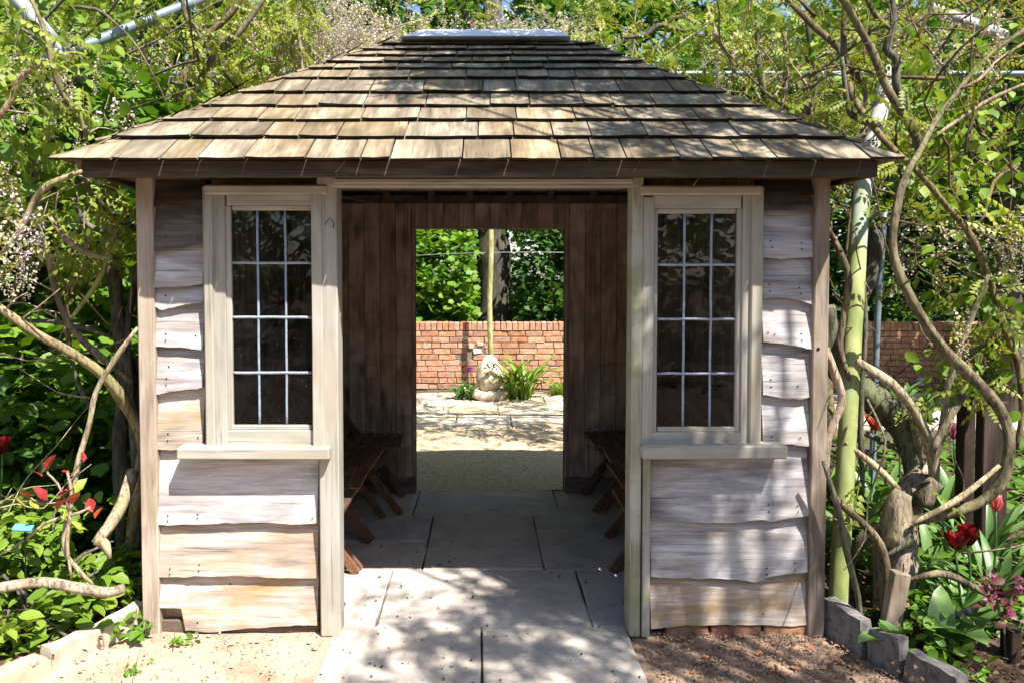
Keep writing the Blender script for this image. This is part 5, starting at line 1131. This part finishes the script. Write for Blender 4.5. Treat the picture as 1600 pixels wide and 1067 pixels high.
shrub('creeping_plant', (1.95, -.25, .03), ((1.66, 2.5), (-.55, .1), (.04, .18)), 620, .05, 'leaf_bright', 'small-leaved creeping plant beside the grey kerb stones', 38, OV, 4, 4, -.05, 'plant')
shrub('creeping_plant', (2.2, .6, .03), ((1.75, 3.2), (.2, 1.3), (.04, .22)), 700, .08, 'leaf_tree', 'leafy ground plant under the great S-shaped stem', 39, OV, 4, 3, -.05, 'plant')
shrub('corner_weed', (-1.47, -.06, 0), ((-1.53, -1.38), (-.13, .03), (.02, .10)), 26, .06, 'leaf_bright', 'little green weed at the foot of the tan corner post', 40, OV, 3, 6, -1, 'weed')
shrub('small_weed', (-1.22, -.12, 0), ((-1.27, -1.15), (-.16, -.06), (.005, .03)), 16, .035, 'leaf_bright', 'tiny green weed on the sandy bed below the broken board', 41, OV, 1, 6, -1, 'weed')
shrub('small_weed', (-1.33, -.33, 0), ((-1.38, -1.30), (-.36, -.26), (.005, .02)), 14, .026, 'leaf_bright', 'tiny green weed in the middle of the sandy bed', 42, OV, 1, 6, -1, 'weed')
# red-leaved shrub
def red_shrub():
    b = gz(108, 0, -.15); t = empty('red_leaved_shrub', b, 0, 'young shrub with red and yellow-green leaves in front of the looping stems', 'shrub'); r = random.Random(8)
    S = [([(112, 905), (105, 850), (110, 800), (112, 770), (105, 735)], 6), ([(110, 800), (90, 755), (75, 740), (70, 725)], 4), ([(0, 868), (45, 838), (75, 815), (125, 800), (140, 792)], 5), ([(108, 780), (90, 785), (62, 785), (45, 775)], 3), ([(100, 760), (120, 730), (130, 715)], 3)]
    for k, (pts, w) in enumerate(S):
        me, _ = pxtube(pts, w, -.15, .1, k, 6); me.transform(Matrix.Translation(-b)); link('stem', me, 'vine_pale', t)
    for (x, y, s, tn) in ((70, 735, .075, .1), (66, 745, .06, .0), (45, 778, .08, .1), (75, 782, .08, .05), (90, 778, .08, .2), (100, 790, .075, .1), (88, 795, .07, .0), (112, 788, .085, .4), (145, 800, .075, .05), (148, 810, .06, .3), (40, 800, .09, .75), (85, 805, .085, .8), (117, 772, .075, 1), (60, 795, .06, .9), (130, 812, .06, .95), (128, 828, .055, .9), (112, 740, .05, .1), (130, 722, .05, .05), (120, 758, .05, .9), (100, 812, .05, 1), (138, 828, .05, 1), (60, 815, .06, 1), (75, 830, .06, .95)):
        me = pm('leaf', [Vector(v) * s for v in ((0, 0, 0), (-.3, .4, .08), (.3, .4, .08), (0, .45, 0), (-.2, .75, .0), (.2, .75, .0), (0, 1, -.15))], [(0, 3, 1), (0, 2, 3), (1, 3, 4), (3, 2, 5), (3, 5, 6), (4, 3, 6)]); at = me.attributes.new('tint', 'FLOAT', 'POINT'); at.data.foreach_set('value', [tn] * 7)
        o = link('leaf', me, 'leaf_red', t); o.location = U(x, y, -.15 + r.uniform(-.04, .04)) - b; o.rotation_euler = (r.uniform(.2, 1.3), r.uniform(-.5, .5), r.uniform(0, 6.28))
red_shrub()
# tulips
def tulip(x, y, Y, mat, lab, s=1.0, seed=0, petals=8, openn=.35, n=4):
    b = gz(x, y, Y); b.z = .04; t = empty('tulip', b, 0, lab, 'flower', 'tulips in the bed'); top = U(x, y, Y) - b; r = random.Random(seed)
    link('stalk', tube('stalk', [Vector((r.uniform(-.05, .05), 0, -.04)), top * .55 + Vector((r.uniform(-.02, .02), 0, 0)), top], .005, 6, .06), 'leaf_strap', t)
    for k in range(petals):
        az = k * 2.4; o = blade('petal', .075 * s, .052 * s, az, -.55 if k % 2 else -.3, mat, t, top + Vector((math.cos(az), math.sin(az), 0)) * .006 * s, openn * (1.25 if k % 2 else .8), 0, seed * 20 + k, .5)
    for k in range(n): blade('leaf', min(.34, top.length * .8) * r.uniform(.7, 1.1), .055, r.uniform(0, 6.28), r.uniform(.5, 1.3), 'leaf_strap', t, (0, 0, -.02), r.uniform(.1, .4), 0, seed * 30 + k)
tulip(1512, 852, -.02, 'petal_red', 'dark red double tulip beside the great S-shaped stem', 1.25, 1, 12, .5); tulip(1493, 858, -.05, 'petal_red', 'dark red tulip with drooping petals in front of the double one', 1.1, 2, 9, .7)
tulip(1556, 797, .05, 'petal_pink', 'pink and white tulip under the end of the S-shaped stem', 1.0, 3); tulip(1368, 672, 1.2, 'petal_pink', 'pink and white tulip behind the leaning gnarled trunk', 1.5, 4, 10, .6); tulip(1405, 700, 1.0, 'petal_pink', 'half-hidden pink tulip touching the gnarled trunk', 1.2, 5)
tulip(1490, 685, 1.6, 'petal_mauve', 'mauve tulip standing in front of the courtyard paving', 1.4, 6); tulip(4, 708, .5, 'petal_red', 'dark red tulip under the long pale branch at the garden edge', 1.15, 7, 10, .5); tulip(1338, 690, 1.5, 'petal_purple', 'pale purple tulip behind the green leaning pole', 1.2, 8)
# strap-leaved bulbs and broad-leaved clumps of the border
bulbs = 'strap-leaved bulb clump '
for k, (x, Y, n, L, w, lab) in enumerate(((1345, .9, 18, .42, .05, bulbs + 'behind the green leaning pole'), (1480, 1.1, 22, .5, .055, bulbs + 'behind the cut stub of the old wisteria trunk'), (1560, .5, 20, .48, .05, bulbs + 'between the S-shaped stem and the dark post'), (1475, .35, 18, .40, .045, bulbs + 'beside the dark red tulips'), (1590, .1, 14, .44, .05, bulbs + 'behind the pink cluster flower'), (1420, 4.9, 26, .45, .09, bulbs + 'at the foot of the brick wall below the white box'), (1460, 4.6, 20, .4, .08, bulbs + 'in front of the wall beside the dark post'), (1310, 1.8, 16, .4, .05, bulbs + 'close beside the corner post with the bored hole'), (1385, 1.4, 20, .45, .05, bulbs + 'behind the leaning gnarled trunk'), (18, .35, 9, .5, .05, bulbs + 'beside the blue plant label'))):
    strap_plant(gz(x, 0, Y), n, L, w, 'leaf_strap', lab, 60 + k, arch=1.1, group='strap-leaved bulbs in the beds')
for k, (x, Y, n, L, w, lab) in enumerate(((1500, -.22, 9, .26, .12, 'broad blue-green leaved clump in front of the dark red tulips'), (1410, -.22, 6, .18, .075, 'small broad-leaved clump behind the grey kerb stones'), (1545, -.05, 8, .24, .10, 'broad-leaved clump under the pink cluster flower'))):
    strap_plant(gz(x, 0, Y) + Vector((0, 0, .03)), n, L, w, 'leaf_strap', lab, 80 + k, arch=1.5, name='broad_leaved_clump', spread=.04)
def pinkcluster():
    b = gz(1570, 0, -.3); t = empty('pink_cluster_flower', b, 0, 'upright stem of small pink and mauve flowers at the border edge', 'flower'); rs = np.random.RandomState(4)
    for k, (x0, y0, x1, y1) in enumerate(((1572, 1067, 1566, 960), (1568, 985, 1545, 900), (1566, 960, 1590, 905))):
        me, _ = pxtube([(x0, y0 + (40 if k == 0 else 0)), ((x0 + x1) / 2 + 2, (y0 + y1) / 2), (x1, y1)], 5, -.3, .1, k, 6); me.transform(Matrix.Translation(-b)); link('stem', me, 'vine_grey', t)
    c = [np.array(U(x, y, -.3) - b) for x, y in ((1550, 905), (1560, 925), (1548, 935), (1592, 920), (1590, 905), (1572, 945), (1540, 915), (1575, 960))]
    pos = cloud(rs, c, np.float64(.022), 22); d, n = rand_dirs(rs, len(pos), -.3, .3); V, T, tn = scatter(T_oval(.4), pos, d, n, .016 * rs.uniform(.7, 1.3, len(pos)), rs.uniform(0, 1, len(pos))); link('flower_head', npmesh('flower_head', V, T, tn), 'petal_mauve', t, 'stuff')
    pos = cloud(rs, c, np.float64(.05), 5); foliage('foliage', OV, pos,   .045, 'leaf_maroon', t, 5, .3, .5, tint=rs.uniform(.1, .5, len(pos)))
pinkcluster()
# leaf litter and low green scattered on the beds
rs = np.random.RandomState(14)
for nm, reg, n, sz, mt in (('leaf_litter', ((-3, -1.48), (-.6, 1.5), (.045, .085)), 1100, .022, 'litter'), ('leaf_litter', ((1.5, 3.2), (-.6, 1.8), (.045, .085)), 1500, .022, 'litter'), ('ground_cover', ((-6, -2.2), (.6, 3.2), (.05, .16)), 2600, .09, 'leaf_tree'), ('ground_cover', ((2.2, 6.5), (.4, 3.2), (.05, .18)), 2600, .09, 'leaf_tree')):
    foliage(nm, OV, inbox(rs, n, reg, 2, -.15), sz, mt, None, len(nm) + int(reg[0][0]), .0, .75, kind='stuff')

rs = np.random.RandomState(31); N = 170
pos = np.stack([rs.uniform(-.62, .6, N), rs.uniform(-.6, 1.2, N), np.full(N, .004)], 1)
foliage('fallen_petals', SM, pos, .014, 'litter', None, 3, .0, .95, kind='stuff', sj=.6)
# ================================================================== KERBS, STAKES AND SMALL THINGS
def stone(a, b, h, th, mat, lab, grp, seed, out=1):
    r = random.Random(seed); a, b = Vector((a[0], a[1], 0)), Vector((b[0], b[1], 0)); d = (b - a); L = d.length; d.normalize(); s = Vector((-d.y, d.x, 0)) * out
    nx, nz, ny = 9, 5, 4; bm = bmesh.new(); bmesh.ops.create_cube(bm, size=1.0); bmesh.ops.subdivide_edges(bm, edges=list(bm.edges), cuts=5, use_grid_fill=True)
    lo = r.uniform(-.012, .012)
    for v in bm.verts:
        p = v.co; k = 1 - .10 * (abs(p.x * 2) ** 6) * (abs(p.z * 2) ** 4); q = Vector(((p.x * k + .5) * L, p.y * th * (1 - .12 * max(0, p.z)), (p.z + .5) * (h + .06) - .06))
        q.z += lo * (q.x / L - .5) * 2; n_ = noise.noise_vector(Vector((q.x * 12, q.y * 12, q.z * 12 + seed))) * .008 + noise.noise_vector(Vector((q.x * 40, q.y * 40, q.z * 40 + seed))) * .003; q += n_
        v.co = d * q.x + s * q.y + Vector((0, 0, q.z))
    bmesh.ops.recalc_face_normals(bm, faces=bm.faces)
    for f in bm.faces: f.smooth = True
    me = bpy.data.meshes.new('kerb_stone'); bm.to_mesh(me); bm.free(); me.set_sharp_from_angle(angle=math.radians(38)); o = link('kerb_stone', me, mat); o.location = a; tag(o, lab, 'kerb stone', grp); return o
g1 = G(1290, 1000, 0); g2 = G(1366, 1012, 0)
stone((1.462, .02), (1.530, -.185), .135, .055, 'kerbgrey', 'rough grey kerb stone touching the foot of the silvered corner post', 'grey kerb stones', 1)
stone((1.540, -.205), (1.590, -.345), .125, .055, 'kerbgrey', 'middle one of the grey kerb stones, with a pale chipped top', 'grey kerb stones', 2)
stone((1.600, -.365), (1.680, -.56), .105, .055, 'kerbgrey', 'low grey kerb stone farthest from the silvered corner post', 'grey kerb stones', 3)
stone((-1.478, .09), (-1.578, -.125), .085, .075, 'kerbpale', 'pale edging stone ending at the tan corner post', 'pale edging stones', 4, -1)
stone((-1.580, -.13), (-1.678, -.315), .08, .075, 'kerbpale', 'pale edging stone in the middle of the sandy bed edge', 'pale edging stones', 5, -1)
stone((-1.680, -.32), (-1.85, -.66), .075, .075, 'kerbpale', 'long pale edging stone farthest from the tan corner post', 'pale edging stones', 6, -1)
a, b = U(1407, 893, -.12), U(1385, 995, -.12); b.z = 0.0
b2 = a + (b - a) * 1.15
st = empty('wooden_stake', b, 0, 'short square wooden stake leaning in front of the old wisteria trunk', 'stake'); bar('stake_body', b2 - b, a - b, .066, .05, 'stake', st, (0, -1, .2), .003)
nl = [a - b + Vector((.01, 0, -.005)), a - b + Vector((.012, 0, .035))]; link('nail', tube('nail', nl, .0025, 6, .02, 0), 'nail', st)
for px, w, yt, Y, lab in ((1517, 18, 620, .55, 'dark square post standing in the border, slimmer one of the pair'), (1558, 40, 628, .75, 'broad dark post standing in the border beside the slim one'), (1590, 18, 985, -.33, 'dark low post at the end of the border by the pink cluster flower')):
    s = (Y + 3.2) / FPX; p = U(px, yt, Y); o = box('timber_post', p.x - w / 2 * s, p.x + w / 2 * s, Y, Y + .07, -.02, p.z, 'darkpost', None, .004); tag(o, lab, 'post', 'dark posts in the border')
p = U(1374, 968, -.05); lt = empty('garden_light', (p.x, -.05, .03), 0, 'small dark capped pipe end with a pale lens beside the wooden stake', 'garden light')
link('tube_body', tube('tube_body', [Vector((-.004, .05, -.03)), Vector((0, .0, .05)), Vector((0, -.012, p.z - .03))], [.032, .032, .03], 12, .02, .02), 'nail', lt)
me = bpy.data.meshes.new('lens'); bm = bmesh.new(); bmesh.ops.create_uvsphere(bm, u_segments=14, v_segments=8, radius=.024)
for v in bm.verts: v.co.y *= .4
bm.to_mesh(me); bm.free(); o = link('lens', me, 'whiteplastic', lt); o.location = (0, -.04, p.z - .03)
p = U(36, 824, -.2); lb = empty('plant_label', (p.x, -.2, 0), 0, 'blue plastic plant label among the green leaves by the red-leaved shrub', 'plant label')
me = boxmesh('tag', -.045, .045, -.02, .02, -.006, .006, .002); o = link('tag', me, 'label_blue', lb); o.scale = (.8, .8, .8); o.location = (0, 0, p.z); o.rotation_euler = (.5, .08, .1)
bar('tag_stem', (0, .01, -.03), (0, .01, p.z - .008), .005, .003, 'nail', lb, (0, 1, 0), .001)
p = U(28, 990, -.4); o = empty('torn_wrapper', (p.x, -.4, .05), .3, 'torn white wrapper lying among the creeping leaves', 'wrapper')
V, F = [], []
for j in range(6):
    for i in range(7): V.append((.11 * (i / 6 - .5) * (1 + .3 * math.sin(j)), .05 * (j / 5 - .5), .03 * noise.noise((i * .7, j * .7, 2)) + .015))
for j in range(5):
    for i in range(6): F.append((j * 7 + i, j * 7 + i + 1, j * 7 + i + 8, j * 7 + i + 7))
link('film', pm('film', V, F, True), 'whiteplastic', o)
